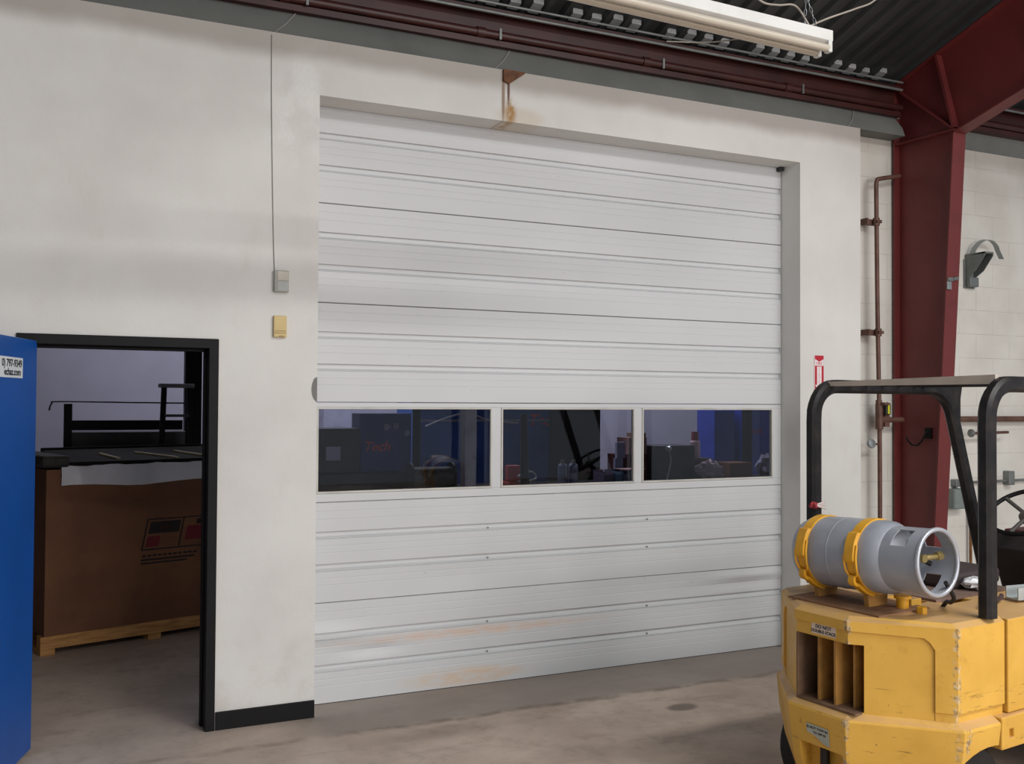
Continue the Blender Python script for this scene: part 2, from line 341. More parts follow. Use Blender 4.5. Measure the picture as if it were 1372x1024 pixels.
# ---- sectional overhead door
d2 = struct(thing('door_2', '', ''), 'large white sectional overhead door with a row of three windows', 'door')
X0, X1, S = -.08, W + .03, .61
DB = D
def dent(x, z):
    if z < .02: z = .02
    g = lambda cx, cz, sx, sz, a: a * math.exp(-((x - cx) / sx) ** 2 - ((z - cz) / sz) ** 2)
    return g(.12, .42, .22, .05, .022) + g(.42, .30, .18, .035, -.014) + g(3.35, .56, .30, .035, .020) + g(3.2, .50, .35, .03, -.008) + g(.95, .72, .25, .09, -.008) + g(2.6, .25, .6, .1, .006) + g(1.9, .9, .5, .12, .005) + g(2.3, .5, .4, .1, -.006)
def section(k):
    z1 = S * (k + 1) - .0015; z0 = S * k + .0015
    pr = [(0, .006), (.003, 0)]
    for g0 in (.178, .375):
        pr += [(g0 - .003, 0), (g0, .018), (g0 + .027, .018), (g0 + .036, 0), (g0 + .039, 0), (g0 + .040, .006), (g0 + .044, .006), (g0 + .045, 0)]
        pr += [(g0 + .083, 0), (g0 + .085, .0012), (g0 + .088, .0012), (g0 + .09, 0), (g0 + .125, 0), (g0 + .127, .0012), (g0 + .130, .0012), (g0 + .132, 0)]
    pr += [(.05, 0), (.052, .0012), (.055, .0012), (.057, 0), (.10, 0), (.102, .0012), (.105, .0012), (.107, 0)]
    pr = sorted(set(pr)); pr = [p for p in pr if p[0] < z1 - z0 - .004] + [(z1 - z0 - .003, 0), (z1 - z0, .006)]
    if k < 2:
        ext = []
        for (a, ya), (b, yb) in zip(pr[:-1], pr[1:]):
            n_ = int((b - a) / .008)
            ext += [(a + (b - a) * q / (n_ + 1), ya + (yb - ya) * q / (n_ + 1)) for q in range(1, n_ + 1)]
        pr = sorted(pr + ext)
    nx = 110; e = .028; xs = [X0 + (X1 - e - X0) * i / nx for i in range(nx + 1)]
    mb = MB(); m = len(pr); vs = [(x, DB + y - (dent(x, z1 - z) if k < 2 else 0), z1 - z) for x in xs for z, y in pr]
    mb.add(vs, [(i * m + j, (i + 1) * m + j, (i + 1) * m + j + 1, i * m + j + 1) for i in range(nx) for j in range(m - 1)])
    mb.box(X0, X1 - e, DB + .020, DB + .045, z0, z1)
    o = mb.build('door_section', DOOR, d2, smooth=25)
    st = MB().box(X1 - e, X1 + .05, DB + .001, DB + .045, z0, z1)
    for g0 in (.178, .375): st.box(X1 - e - .006, X1 - e + .002, DB + .004, DB + .02, z1 - g0 - .036, z1 - g0)
    st.build('end_stile', DOOR, o)
    sc = MB()
    for xx in (1.19, 2.42):
        for g0 in (.225, .42): sc.cyl((xx, DB - dent(xx, z1 - g0) * (k < 2) - .003, z1 - g0 + .02), (xx, DB + .005, z1 - g0 + .02), .005, n=8)
    if k < 2: sc.build('screw_heads', GREY, o)
    return o
for k in (0, 1, 3, 4, 5): section(k)
wf = MB(); z0, z1 = 2 * S + .0015, 3 * S - .0015
wf.box(X0, X1 + .05, DB, DB + .045, z1 - .028, z1).box(X0, X1 + .05, DB, DB + .045, z0, z0 + .052)
wx = [(.05, 1.214), (1.28, 2.312), (2.374, 3.54)]
for a, b in ((X0, .05), (1.214, 1.28), (2.312, 2.374), (3.54, X1 + .05)): wf.box(a, b, DB, DB + .045, z0 + .052, z1 - .028)
wfo = wf.build('window_section', DOOR, d2, bevel=.003, label='door section with three panes')
GA = M('glazing_bead', (206, 204, 196), .5)
for a, b in wx:
    mb = MB(); zb, zt = z0 + .052, z1 - .028; r = .012
    mb.box(a, b, DB - .007, DB + .012, zt - r, zt).box(a, b, DB - .007, DB + .012, zb, zb + r).box(a, a + r, DB - .007, DB + .012, zb + r, zt - r).box(b - r, b, DB - .007, DB + .012, zb + r, zt - r)
    mb.build('glazing_bead', GA, wfo, bevel=.002)
    MB().box(a + .002, b - .002, DB + .016, DB + .021, zb + .002, zt - .002).build('window_pane', GLASS, wfo, label='clear glass pane')
MB().box(X0, X1 + .04, DB + .002, DB + .04, -.0005, .006).build('bottom_seal', RUBBER, d2, label='dark rubber seal')
tr = MB().box(W + .0, W + .022, D - .012, D - .002, .0, H); tr.build('side_seal', WHITE, d2, label='white side stop strip')
MB().box(W - .045, W - .012, D - .05, D - .004, H - .03, H + .0).build('track_bracket', DARK, d2, label='dark bracket in the top corner')

# ================================================================== steel frame, eave beam, conduits
st = thing('steel_stanchion', 'dark red steel column with tapered haunch and rafter beside the block wall', 'column', (4.775, .14, 0))
def SF(mb, nm, mat=RED, label=None, **k):
    mb.v = [(x - 4.775, y - .14, z) for x, y, z in mb.v]; return mb.build(nm, mat, st, label=label, **k)
YT = .14; fw = .065
inner = lambda z: -.19 - .24 * z / 3.92
rl = lambda y: 3.90 + .27 * (-.43 - y)
web = [(YT, .012), (YT, 4.41), (-4.5, roof_z(-4.5) - .012), (-4.5, rl(-4.5)), (-.43, 3.90), (inner(.012), .012)]
SF(MB().prism(web, 4.770, 4.780, axis='x'), 'web')
SF(MB().box(4.775 - fw, 4.775 + fw, YT - .006, YT + .008, .012, 4.40), 'outer_flange')
mb = MB().loft([[(4.775 - fw, inner(z) - .012, z), (4.775 + fw, inner(z) - .012, z), (4.775 + fw, inner(z), z), (4.775 - fw, inner(z), z)] for z in (.012, 3.92)]); SF(mb, 'inner_flange')
mb = MB().loft([[(4.775 - fw, y, rl(y) - .012), (4.775 + fw, y, rl(y) - .012), (4.775 + fw, y, rl(y)), (4.775 - fw, y, rl(y))] for y in (-.42, -4.5)]); SF(mb, 'rafter_lower_flange')
mb = MB().loft([[(4.775 - fw, y, roof_z(y) - .014), (4.775 + fw, y, roof_z(y) - .014), (4.775 + fw, y, roof_z(y) - .004), (4.775 - fw, y, roof_z(y) - .004)] for y in (.13, -4.5)]); SF(mb, 'rafter_upper_flange')
def stiff(a, b, t=.012):
    a = Vector((0, a[0], a[1])); b = Vector((0, b[0], b[1])); d = (b - a).normalized(); n = Vector((0, -d.z, d.y)) * t / 2; mb = MB()
    for s0, s1 in ((4.775 - fw + .004, 4.769), (4.781, 4.775 + fw - .004)):
        mb.loft([[(s0, *(p + q)[1:]) if False else (s0, (p + q).y, (p + q).z) for q in (n, -n)] + [(s1, (p + q).y, (p + q).z) for q in (-n, n)] for p in (a, b)])
    SF(mb, 'stiffener')
stiff((.125, 3.93), (-.425, 3.915)); stiff((.13, 4.38), (-.42, 3.93)); stiff((-.27, 4.53), (-.43, 3.93), .022)
SF(MB().box(4.66, 4.89, -.23, YT + .02, 0, .014), 'base_plate')
# small fittings on the column
hk = thing('cable_hook', 'black steel hook on the left side of the red column', 'hook', (4.77, -.02, 1.57))
hp = [(4.765, -.145, 1.64), (4.74, -.145, 1.60)] + [(4.735, -.06 + .085 * math.cos(a), 1.57 - .075 * math.sin(a)) for a in [PI + .1 - 0 * PI - (PI - .1) * i / 10 + 0 for i in range(0)]]
hp = [(4.766, -.14, 1.63), (4.735, -.14, 1.60), (4.73, -.115, 1.55), (4.73, -.07, 1.515), (4.73, -.02, 1.515), (4.73, .02, 1.545), (4.73, .035, 1.58)]
mb = MB().tube(hp, .007, 8); mb.v = [(x - 4.77, y + .02, z - 1.57) for x, y, z in mb.v]; mb.build('hook_rod', BLACK, hk, smooth=50)
MB().box(-.016, 0.0, -.16, -.10, .0, .085).build('mounting_plate', BLACK, hk, bevel=.002)
cb = thing('clamp_bracket', 'small galvanised clamp bracket on the edge of the red column', 'bracket', (4.73, inner(2.77) - .013, 2.77))
MB().box(-.022, .02, -.012, -.001, -.06, .0).build('plate', GALV, cb, bevel=.002)
MB().box(-.018, .03, -.02, -.001, .002, .03).cyl((.03, -.012, .018), (.085, -.012, .03), .014, n=10).build('clamp_bolt', GREY, cb, bevel=.001)
def eave(x0, x1, label):
    t = thing('eave_beam', label, 'beam', ((x0 + x1) / 2, .115, 4.265)); c = (x0 + x1) / 2; L = x1 - x0
    mb = MB().box(-L / 2, L / 2, .01, .018, -.125, .118).box(-L / 2, L / 2, -.05, .01, -.125, -.108).box(-L / 2, L / 2, -.05, .01, .108, .118).box(-L / 2, L / 2, -.056, -.048, -.125, -.088).box(-L / 2, L / 2, -.056, -.048, .088, .118)
    mb.build('channel', REDD, t)
    mb = MB().tube([(-L / 2, -.055, -.055), (L / 2, -.055, -.055)], .027, 14); p = mb.build('sprinkler_pipe', REDD, t, smooth=60, label='dark red pipe strapped along the beam')
    x = -L / 2 + .55
    while x < L / 2 - .1:
        MB().cyl((x - .03, -.055, -.055), (x + .03, -.055, -.055), .034, n=14).build('pipe_coupling', REDD, p, smooth=40)
        MB().box(x + .12, x + .135, -.088, -.075, -.09, -.02).build('pipe_strap', GREY, p)
        x += 1.25
    mb = MB().tube([(-L / 2, -.068, .085), (L / 2, -.068, .085)], .011, 8); mb.build('conduit', GREY, t, smooth=60, label='thin grey conduit')
eave(-7, 4.705, 'long dark red eave beam with pipe over the white wall'); eave(4.845, 10.5, 'short dark red eave beam to the right of the column')
t = tag(MB().tube([(-7, .035, 4.405), (4.70, .035, 4.405)], .009, 8).build('ledger_angle', GREY, smooth=60), 'thin grey edge rail running above the long eave beam', 'rail')
rb = thing('rusty_bracket', 'small rusty bracket at the top of the rust run above the big door', 'bracket', (1.2, 0, 3.93))
MB().prism([(-.02, -.035), (.02, -.05), (.13, .03), (.13, .038), (-.02, .038)], -.02, .0, axis='y').build('bracket_plate', M('rust', (116, 76, 48), .8, 0, .3, 20, (84, 54, 36)), rb)

# ================================================================== strip light
LX = 2.06; lt = thing('strip_light', 'white twin tube fluorescent strip light hanging under the roof', 'light', (LX, -1.945, 3.60), math.radians(2.6))
L8 = 2.44
mb = MB().prism([(-.052, .022), (-.052, .075), (.052, .075), (.052, .022), (.018, .004), (-.018, .004)], -L8, 0, axis='x'); mb.build('housing', WHITE, lt, bevel=.002)
for s in (-1, 1):
    y = s * .036
    MB().cyl((-L8 + .02, y, -.012), (-.02, y, -.012), .019, n=16).build('fluorescent_tube', TUBE, lt, smooth=40, label='frosted unlit tube')
    for xe in (-L8 + .012, -.018):
        MB().box(xe - .012, xe + .014, y - .017, y + .017, -.034, .03).build('lamp_socket', WHITE, lt, bevel=.004)
def chain(path, nm):
    mb = MB(); path = [Vector(p) for p in path]
    for a, b in zip(path[:-1], path[1:]):
        n = max(1, int((b - a).length / .028)); d = (b - a) / n
        for i in range(n):
            c = a + d * (i + .5); dn = d.normalized(); u = dn.orthogonal().normalized(); w = dn.cross(u)
            if i % 2: u = w
            mb.tube([c + dn * (.018 * math.cos(q)) + u * (.006 * math.sin(q)) for q in [2 * PI * j / 8 for j in range(8)]], 0.0016, 5, True)
    return mb.build(nm, GALV, lt)
chain([(-.10, -.045, .066), (-.125, 0, .24), (-.135, 0, 1.44)], 'hanging_chain'); chain([(-.10, .045, .066), (-.125, 0, .24)], 'hanging_chain')
chain([(-2.3, -.045, .066), (-2.3, 0, .24), (-2.3, 0, 1.44)], 'hanging_chain')
def spl(pts, n=8):
    P = [Vector(p) for p in pts]; out = []
    for i in range(len(P) - 1):
        a, b, c, d = P[max(i - 1, 0)], P[i], P[i + 1], P[min(i + 2, len(P) - 1)]
        for k in range(n):
            t = k / n; out.append(.5 * ((2 * b) + (c - a) * t + (2 * a - 5 * b + 4 * c - d) * t * t + (3 * b - a - 3 * c + d) * t ** 3))
    return out + [P[-1]]
tag(MB().tube(spl([(2.02, -1.93, 3.668), (2.0, -1.9, 3.72), (1.912, -1.9, 3.805), (1.80, -1.9, 3.79), (1.70, -1.9, 3.79), (1.60, -1.9, 3.86), (1.45, -1.9, 4.05), (1.4, -1.95, 4.6), (1.4, -1.95, 5.05)]), .005, 7).build('power_cord', rope_mat(), smooth=60), 'grey power cord looping up from the end of the strip light', 'cord')
tag(MB().tube(spl([(2.45, .03, 4.37), (2.75, -.10, 4.37), (2.75, -.6, 4.25), (2.20, -1.5, 3.90), (1.98, -1.80, 3.72), (2.12, -1.9, 3.78), (2.30, -1.9, 3.86), (2.435, -1.9, 3.93), (2.55, -1.9, 4.08), (2.62, -1.95, 5.05)]), .005, 7).build('feed_cable', rope_mat(), smooth=60), 'grey feed cable from the beam conduit passing behind the strip light', 'cable')

# ================================================================== small things on the walls
w1 = tag(MB().tube(spl([(-.285, -.004, 3.95), (-.283, -.004, 3.6), (-.272, -.004, 3.1), (-.262, -.004, 2.75), (-.256, -.006, 2.59)]), .0021, 6).build('bell_wire', M('grey_wire', (140, 138, 130), .7), smooth=60), 'thin wire hanging down the wall to the grey control box', 'wire')
b1 = thing('control_box', 'small grey two tone control box on the white wall at the end of the wire', 'box', (-.218, 0, 2.525))
MB().box(-.041, .041, -.034, 0, -.062, .062).build('body', M('grey_plastic', (176, 176, 166), .5), b1, bevel=.004)
MB().box(-.026, .039, -.038, -.034, .004, .058).build('upper_cover', M('ivory_plastic', (206, 198, 184), .5), b1, bevel=.002)
MB().box(-.026, .039, -.037, -.034, -.054, .0).build('lower_cover', M('pale_grey_plastic', (186, 190, 184), .5), b1, bevel=.002)
b2 = thing('thermostat', 'yellowed beige thermostat on the white wall below the grey control box', 'thermostat', (-.222, 0, 2.265))
BE = M('yellowed_plastic', (214, 190, 130), .5, 0, .05)
MB().box(-.037, .037, -.024, 0, -.062, .062).build('body', BE, b2, bevel=.004)
MB().box(-.032, .032, -.026, -.0235, -.028, -.024).box(-.032, .032, -.026, -.0235, -.040, -.036).box(-.004, .02, -.03, -.0235, -.06, -.053).build('vent_slots', M('tan_shadow', (176, 150, 96), .6), b2)
# fire extinguisher sign
fs = thing('fire_sign', 'red and white fire extinguisher arrow sign on the white wall', 'sign', (3.80, 0, 2.055))
MB().box(-.047, .047, -.003, 0, -.145, .145).build('plate', M('sign_red', (188, 32, 54), .45, 0, .04), fs)
SW = M('sign_white', (236, 226, 226), .5, 0, .03); y = -.0036
mb = MB()
mb.prism([(-.041, .118), (0, .098), (.041, .118), (.041, .068), (-.041, .068)], y, -.003, axis='y')
mb.prism([(-.022, .062), (.022, .062), (.022, -.075), (.040, -.075), (0, -.138), (-.040, -.075), (-.022, -.075)], y, -.003, axis='y')
mb.box(-.047, -.043, y, -.003, -.145, .145).box(.043, .047, y, -.003, -.145, .145)
mb.build('white_arrow', SW, fs, label='white arrow and panel')
fr = lambda x, z: frame((x, -.0042, z), (1, 0, 0), (0, 0, 1))
text('FIRE', .03, RINK, 'lettering', fr(0, .085), fs)
for i, ch in enumerate('EXTINGUISHER'): text(ch, .0125, RINK, 'lettering', fr(0, .053 - i * .0122), fs)

# gas pipe in the recess left of the column, with clamps, padlock and horizontal run
gp = thing('gas_pipe', 'rusty brown vertical pipe on the wall strip left of the red column', 'pipe', (4.45, .05, 0))
def GP(mb, nm, mat=BRN, label=None, par=None, **k):
    mb.v = [(x - 4.45, y - .05, z) for x, y, z in mb.v]; return mb.build(nm, mat, par or gp, label=label, **k)
GP(MB().tube(spl([(4.46, .05, .0), (4.46, .05, 1.5), (4.44, .05, 2.6), (4.43, .05, 3.52)], 6) + spl([(4.43, .05, 3.57), (4.44, .05, 3.60), (4.47, .05, 3.615), (4.70, .07, 3.665)], 4), .017, 12), 'riser', smooth=60)
for z, x in ((3.27, 4.43), (2.40, 4.447)):
    GP(MB().box(x - .10, x + .02, .075, .11, z - .022, z + .022).box(x - .105, x - .09, .04, .169, z - .022, z + .022).cyl((x, .05, z - .03), (x, .05, z + .03), .026, n=12).box(x - .02, x + .03, .02, .08, z - .012, z + .012), 'pipe_clamp', BRN, 'dark strut pipe clamp')
GP(MB().tube([(4.50, .05, 1.715), (4.70, .05, 1.715)], .022, 12), 'branch_pipe', smooth=60)
GP(MB().cyl((4.456, .05, 1.64), (4.456, .05, 1.84), .030, n=12).cyl((4.456, .05, 1.715), (4.55, .05, 1.715), .032, n=12).box(4.49, 4.54, .025, .075, 1.66, 1.77), 'tee_fitting', BRN, smooth=40)
vl = GP(MB().cyl((4.452, .05, 1.80), (4.452, .05, 1.87), .024, n=12).cyl((4.452, .03, 1.84), (4.452, -.01, 1.84), .012, n=8).box(4.44, 4.50, -.022, -.012, 1.832, 1.848), 'shutoff_valve', BRN, smooth=40)
pl = GP(MB().box(4.475, 4.528, -.002, .03, 1.755, 1.835), 'padlock', M('black_plastic', (36, 36, 34), .5), 'black padlock with yellow band', bevel=.006)
pb = MB().box(4.49, 4.508, -.008, -.002, 1.762, 1.845); pb.v = [(x - 4.45, y - .05, z) for x, y, z in pb.v]; pb.build('yellow_band', M('lime_tag', (206, 206, 60), .5), pl)
sh = MB().tube(arc((4.50, .014, 1.835), .017, 0, PI, 8, (1, 0, 0), (0, 0, 1)), .004, 6); sh.v = [(x - 4.45, y - .05, z) for x, y, z in sh.v]; sh.build('shackle', GALV, pl, smooth=60)
gg = GP(MB().tube([(4.458, .05, 1.525), (4.37, .04, 1.525)], .008, 8), 'gauge_arm', smooth=60)
gb = MB().lathe([(0, .005), (.006, .03), (.02, .038), (.034, .036), (.04, .0)], (4.355, .055, 1.525), (0, -1, .25), 20); gb.v = [(x - 4.45, y - .05, z) for x, y, z in gb.v]; gb.build('gauge_dial', GALV, gg, smooth=50)
hpz = thing('water_pipe', 'brown horizontal pipe along the block wall right of the column', 'pipe', (7.0, .12, 1.717))
MB().tube([(-2.14, 0, 0), (3.4, 0, 0)], .024, 12).build('pipe_run', BRN, hpz, smooth=60)
for x in (-1.2, .4, 2.0): MB().box(x - .014, x + .014, -.028, .05, -.03, .03).build('pipe_clip', BRN, hpz)
hb = thing('hose_bib', 'small tap fitting on the block wall below the horizontal brown pipe', 'tap', (5.72, .17, 1.60))
MB().tube([(-.20, -.10, 0), (.22, -.10, .005)], .012, 10).cyl((0.0, -.10, 0), (0, .0, 0), .014, n=10).build('spindle', BRN, hb, smooth=50)
MB().lathe([(0, .02), (.012, .034), (.024, .034), (.036, .015)], (-.24, -.10, 0), (1, 0, 0), 14).build('valve_body', GREY, hb, smooth=40)
MB().box(-.03, .035, -.12, -.08, .012, .10).build('bonnet', BRN, hb, bevel=.004)
eb = thing('junction_box', 'grey electrical box on the block wall just right of the red column', 'box', (5.385, .17, 1.06))
MB().box(-.075, .07, -.085, 0, -.085, .08).build('body', M('grey_green_box', (118, 128, 124), .5), eb, bevel=.004)
MB().box(-.068, .063, -.091, -.085, -.078, .073).build('cover', M('grey_green_cover', (128, 138, 134), .5), eb, bevel=.003)
cp = thing('conduit_run', 'thin grey conduit along the block wall above the junction box', 'conduit', (5.4, .14, 1.185))
MB().tube([(-.0, 0, -.045), (0, 0, -.01), (.02, 0, 0), (.20, 0, 0), (4.5, 0, .02)], .011, 8).build('tube', GREY, cp, smooth=50)
MB().box(-.03, .04, -.03, .029, -.03, .03).build('elbow_fitting', GREY, cp, bevel=.006)
MB().box(.60, .67, -.035, .029, -.035, .085).build('box_fitting', GREY, cp, bevel=.005)
rp = tag(MB().cyl((5.558, .13, 0), (5.558, .13, 1.17), .012, n=10).box(5.53, 5.59, .11, .169, .36, .42).build('rusty_rod', M('rust_rod', (130, 88, 46), .8, 0, .2, 12), smooth=40), 'thin rusty upright rod on the block wall behind the overhead guard', 'rod')
# hose hanger bracket high on the block wall
hh = thing('hose_bracket', 'grey metal hose hanger bracket high on the block wall', 'bracket', (5.60, .17, 3.02))
GB = M('grey_bracket', (112, 118, 116), .5, .2)
MB().box(-.07, .055, -.012, 0, -.20, .045).build('back_plate', GB, hh, bevel=.002)
mb = MB().prism([(-.012, .07), (-.20, .085), (-.20, .055), (-.11, -.06), (-.012, -.12)], -.055, -.048, axis='x').prism([(-.012, .07), (-.20, .085), (-.20, .055), (-.11, -.06), (-.012, -.12)], .04, .047, axis='x').box(-.055, .047, -.20, -.012, .072, .086)
mb.build('support_arm', GB, hh)
MB().box(-.055, .05, -.06, -.012, -.19, -.11).build('foot', GB, hh, bevel=.008)
hoop = [Vector((-.05, -.03, .04))] + arc((.115, -.06, .05), .16, PI * .97, .55, 16, (1, 0, 0), (0, -.2, 1)) + [Vector((.29, -.085, .06))]
MB().bar(hoop, (0, 1, .2), .05, .004).build('strap_hoop', M('pale_strap', (150, 156, 156), .4, .3), hh, smooth=40)

# ================================================================== forklift
FK = thing('forklift', 'old yellow forklift with black overhead guard and scraped counterweight', 'forklift', (1.607, -2.398, 0), math.radians(7))
body_pts = lambda e: [(.575, -.475 - e), (.27, -.465 - e), (-e, -.140 - e * .41), (-e, .140 + e * .41), (.27, .465 + e), (.575, .475 + e)]
top_in = body_pts(-.028)
up2 = MB().loft([[(x, y, .50) for x, y in body_pts(-.010)], [(x, y, .586) for x, y in body_pts(-.010)], [(x, y, .590) for x, y in body_pts(0)], [(x, y, .932) for x, y in body_pts(0)], [(x, y, .95) for x, y in top_in]])
n45 = Vector((-.34, -.325, 0))
cut = [MB().box(-.1, .26, -.185, .135, .557, .835)]
# shallow recessed panels on the two diagonal faces, leaving a raised rim along the top and corner
def recess(s):
    A = Vector((0, -.140 * s * 1.0, 0)); B = Vector((.27, -.465 * s, 0)); d = (B - A).normalized(); nn = Vector((d.y * s, -d.x * s, 0)).normalized()
    if nn.x > 0: nn = -nn
    a = A + d * (-.0); b = A + d * ((B - A).length * .80)
    zz = [(.40, 0), (.886, 0), (.880, 1), (.40, 1)]
    pts = [(a, .40), (a, .892), (A + d * (B - A).length * .70, .886), (b - d * .02, .870), (b, .84), (b, .40)]
    out = MB(); r1 = [p + nn * .03 + Vector((0, 0, z)) for p, z in pts]; r2 = [p - nn * .010 + Vector((0, 0, z)) for p, z in pts]
    return out.loft([r1, r2])
cut += [recess(1), recess(-1), MB().box(-.05, .010, -.1398, .1398, .40, .892)]
cut += [MB().box(.60, .78, -.2, .02, .8, 1.0), MB().box(.50, .574, -.12, .05, .90, 1.0)]
FINM = M('dusty_yellow_fin', (176, 128, 62), .7, 0, .2, 12)
cw = baked(up2, cut, 'counterweight', YEL, FK, None, .004, label='worn yellow cast counterweight')
MB().box(.238, .2595, -.184, .134, .558, .834).build('radiator_core', M('radiator_black', (26, 24, 22), .8, 0, .3, 30), cw)
for v, u0 in ((.034, .03), (-.052, .03), (-.128, .06)): MB().box(u0, .235, v - .005, v + .005, .557, .835).build('grille_fin', FINM, cw)
MB().box(.0, .24, -.18, .13, .551, .5578).box(.004, .236, .1285, .1345, .558, .834).build('duct_floor', M('grimy_tan', (120, 92, 70), .8, 0, .2, 12), cw, label='grimy duct floor')
# lower band with ledge, wheel arches and a slot pocket
low = MB().loft([[(x, y, .14) for x, y in [(.50, -.46), (.30, -.44), (.05, -.13), (.05, .13), (.30, .44), (.50, .46)]],
                 [(min(x, .50), y, .30) for x, y in body_pts(.004)], [(min(x, .50), y, .522) for x, y in body_pts(.030)], [(min(x, .50), y, .532) for x, y in body_pts(.026)], [(min(x, .50), y, .553) for x, y in body_pts(-.012)]])
arch = [MB().cyl((.45, -.8, .11), (.45, -.22, .11), .33, n=44), MB().cyl((.45, .22, .11), (.45, .8, .11), .33, n=44), MB().box(-.1, .06, -.125, .10, .16, .375)]
bp = baked(low, arch, 'bumper_band', YEL, FK, None, .004, label='scraped yellow lower band with ledge')
MB().cyl((.03, 0.0, .15), (.03, 0.0, .36), .02, n=12).build('tow_pin', BLACKW, bp, smooth=40)
# decals
STK = M('sticker_cream', (226, 206, 186), .5, 0, .05); STB = M('sticker_pale_blue', (178, 184, 170), .5, 0, .1)
Fd = lambda v, z, u: frame((u, v, z), (0, -1, 0), (0, 0, 1))
s1 = MB().box(.0085, .0098, -.075, .055, .846, .890).build('warning_sticker', STK, cw, label='cream warning sticker with black lettering')
text('DO NOT', .021, INK, 'lettering', Fd(-.010, .878, .0078), cw, bold=.0004); text('DOUBLE STACK', .0185, INK, 'lettering', Fd(-.010, .858, .0078), cw, bold=.0004)
def band_u(z): return -.004 - .026 * (z - .30) / .205
zc = .43; sl = math.atan2(.026, .205)
Mb = frame((band_u(zc) - .0012, 0, zc), (0, -1, 0), (-math.sin(sl), 0, math.cos(sl)))
mb = MB(); mb.prism([(-.055, .035), (.065, .035), (.065, -.042), (.03, -.035), (-.01, -.012), (-.052, -.004)], 0, .001, axis='z'); mb.v = [tuple(Mb @ Vector(v)) for v in mb.v]
s2 = mb.build('torn_sticker', STB, bp, label='pale torn warning sticker')
text('IS NOT TOW IN', .0155, INK, 'lettering', Mb @ Matrix.Translation((.005, .021, .0014)), bp, bold=.0003)
text('TO OFF IN', .014, INK, 'lettering', Mb @ Matrix.Translation((.015, .002, .0014)), bp, bold=.0003)
# front part of the truck: hood, side panels, steps, floor, cowl
mb = MB().prism([(.585, -.485), (.585, .485), (1.25, .485), (1.25, -.485)], .55, .94)
hood = baked(mb, [MB().box(.66, .84, -.16, .04, .88, 1.0)], 'hood', YEL, FK, None, .006, label='yellow engine hood')
MB().box(.63, 1.22, -.12, .40, .938, .952).build('hood_mat', M('dusty_brown_mat', (128, 104, 92), .9, 0, .2, 10), hood, label='dusty brown rubber mat')
mb = MB().box(.506, 2.1, -.505, .505, .415, .548); sk = baked(mb, [MB().cyl((1.75, -.8, .22), (1.75, -.2, .22), .31, n=36), MB().cyl((1.75, .2, .22), (1.75, .8, .22), .31, n=36), MB().box(.562, .592, -.6, -.485, .455, .492)], 'side_skirt', YEL, FK, None, .006)
MB().box(1.25, 2.0, -.40, .40, .40, .56).build('floor_plate', BLACKW, FK)
cwl = MB().prism([(1.70, .56), (1.72, .80), (1.60, 1.08), (1.66, 1.16), (2.05, 1.12), (2.1, .56)], -.38, .22, axis='y').build('dash_cowl', M('dark_dash', (42, 34, 36), .6, 0, .2, 6), FK, bevel=.01, label='dark dashboard cowl')
MB().box(1.66, 2.0, -.34, .18, 1.14, 1.175).build('dash_trim', M('dash_red', (110, 44, 46), .5), cwl, bevel=.006, label='dull red dashboard top')
# seat (low, black)
MB().box(.90, 1.30, -.02, .42, .952, 1.03).build('seat_cushion', M('brown_vinyl', (62, 52, 52), .55), FK, bevel=.02)
# steering wheel
swc = Vector((1.68, .07, 1.275)); ax = Vector((-.55, 0, .83)).normalized(); e1 = Vector((0, 1, 0)); e2 = ax.cross(e1)
sw = MB().tube([swc + e1 * (.19 * math.cos(2 * PI * i / 40)) + e2 * (.19 * math.sin(2 * PI * i / 40)) for i in range(40)], .012, 10, True).build('steering_wheel', BLACK, FK, smooth=60)
mb = MB()
for a in (PI * .5, PI * 1.17, PI * 1.83):
    q = swc + e1 * (.18 * math.cos(a)) + e2 * (.18 * math.sin(a)); mb.tube([swc - ax * .03, q], .011, 8)
mb.build('spokes', M('grey_spoke', (92, 88, 84), .5), sw, smooth=60)
MB().lathe([(0, .045), (.03, .045), (.045, .03), (.05, 0)], swc - ax * .05, ax, 20).build('wheel_hub', M('hub_grey', (104, 92, 86), .5), sw, smooth=40)
MB().cyl(swc - ax * .05, swc - ax * .26 + Vector((.06, 0, 0)), .025, n=14).build('steering_column', BLACK, FK, smooth=40)
# overhead guard: two side frames and cross bars
def side_frame(v, nm):
    pts = [Vector((.49, v, z)) for z in (.952, 1.3, 1.75)] + arc((.49 + .15, v, 1.925 - .15), .15, PI, PI / 2, 8, (1, 0, 0), (0, 0, 1))[1:]
    pts += [Vector((1.0, v, 1.925))] + arc((1.41, v, 1.925 - .22), .22, PI / 2, .34, 12, (1, 0, 0), (0, 0, 1)) + [Vector((1.90, v, .95)), Vector((1.98, v, .62))]
    o = MB().bar(pts, (0, 1, 0), .060, .068, .014).build(nm, BLACKW, FK, smooth=35, label='black steel guard frame')
    MB().prism([(1.42, 1.935), (1.67, 1.935), (1.655, 1.87), (1.655, 1.74), (1.60, 1.80), (1.50, 1.90)], v - .028, v + .028, axis='y').build('gusset', BLACKW, o)
    return o
side_frame(-.455, 'guard_side_frame'); side_frame(.455, 'guard_side_frame')
MB().box(1.30, 1.33, -.44, .44, 1.928, 1.955).build('guard_crossbar', BLACKW, FK)
MB().loft([[(.575, v, 1.926), (.60, v, 1.926), (.60, v, z), (.575, v, z)] for v, z in ((-.44, 1.966), (.44, 1.948))]).build('guard_crossbar', DUST, FK, label='dusty tan crossbar')
mb = MB()
for u in (.72, .85, .98, 1.11, 1.24): mb.box(u - .006, u + .006, -.44, .44, 1.93, 1.952)
mb.build('roof_bars', BLACKW, FK)
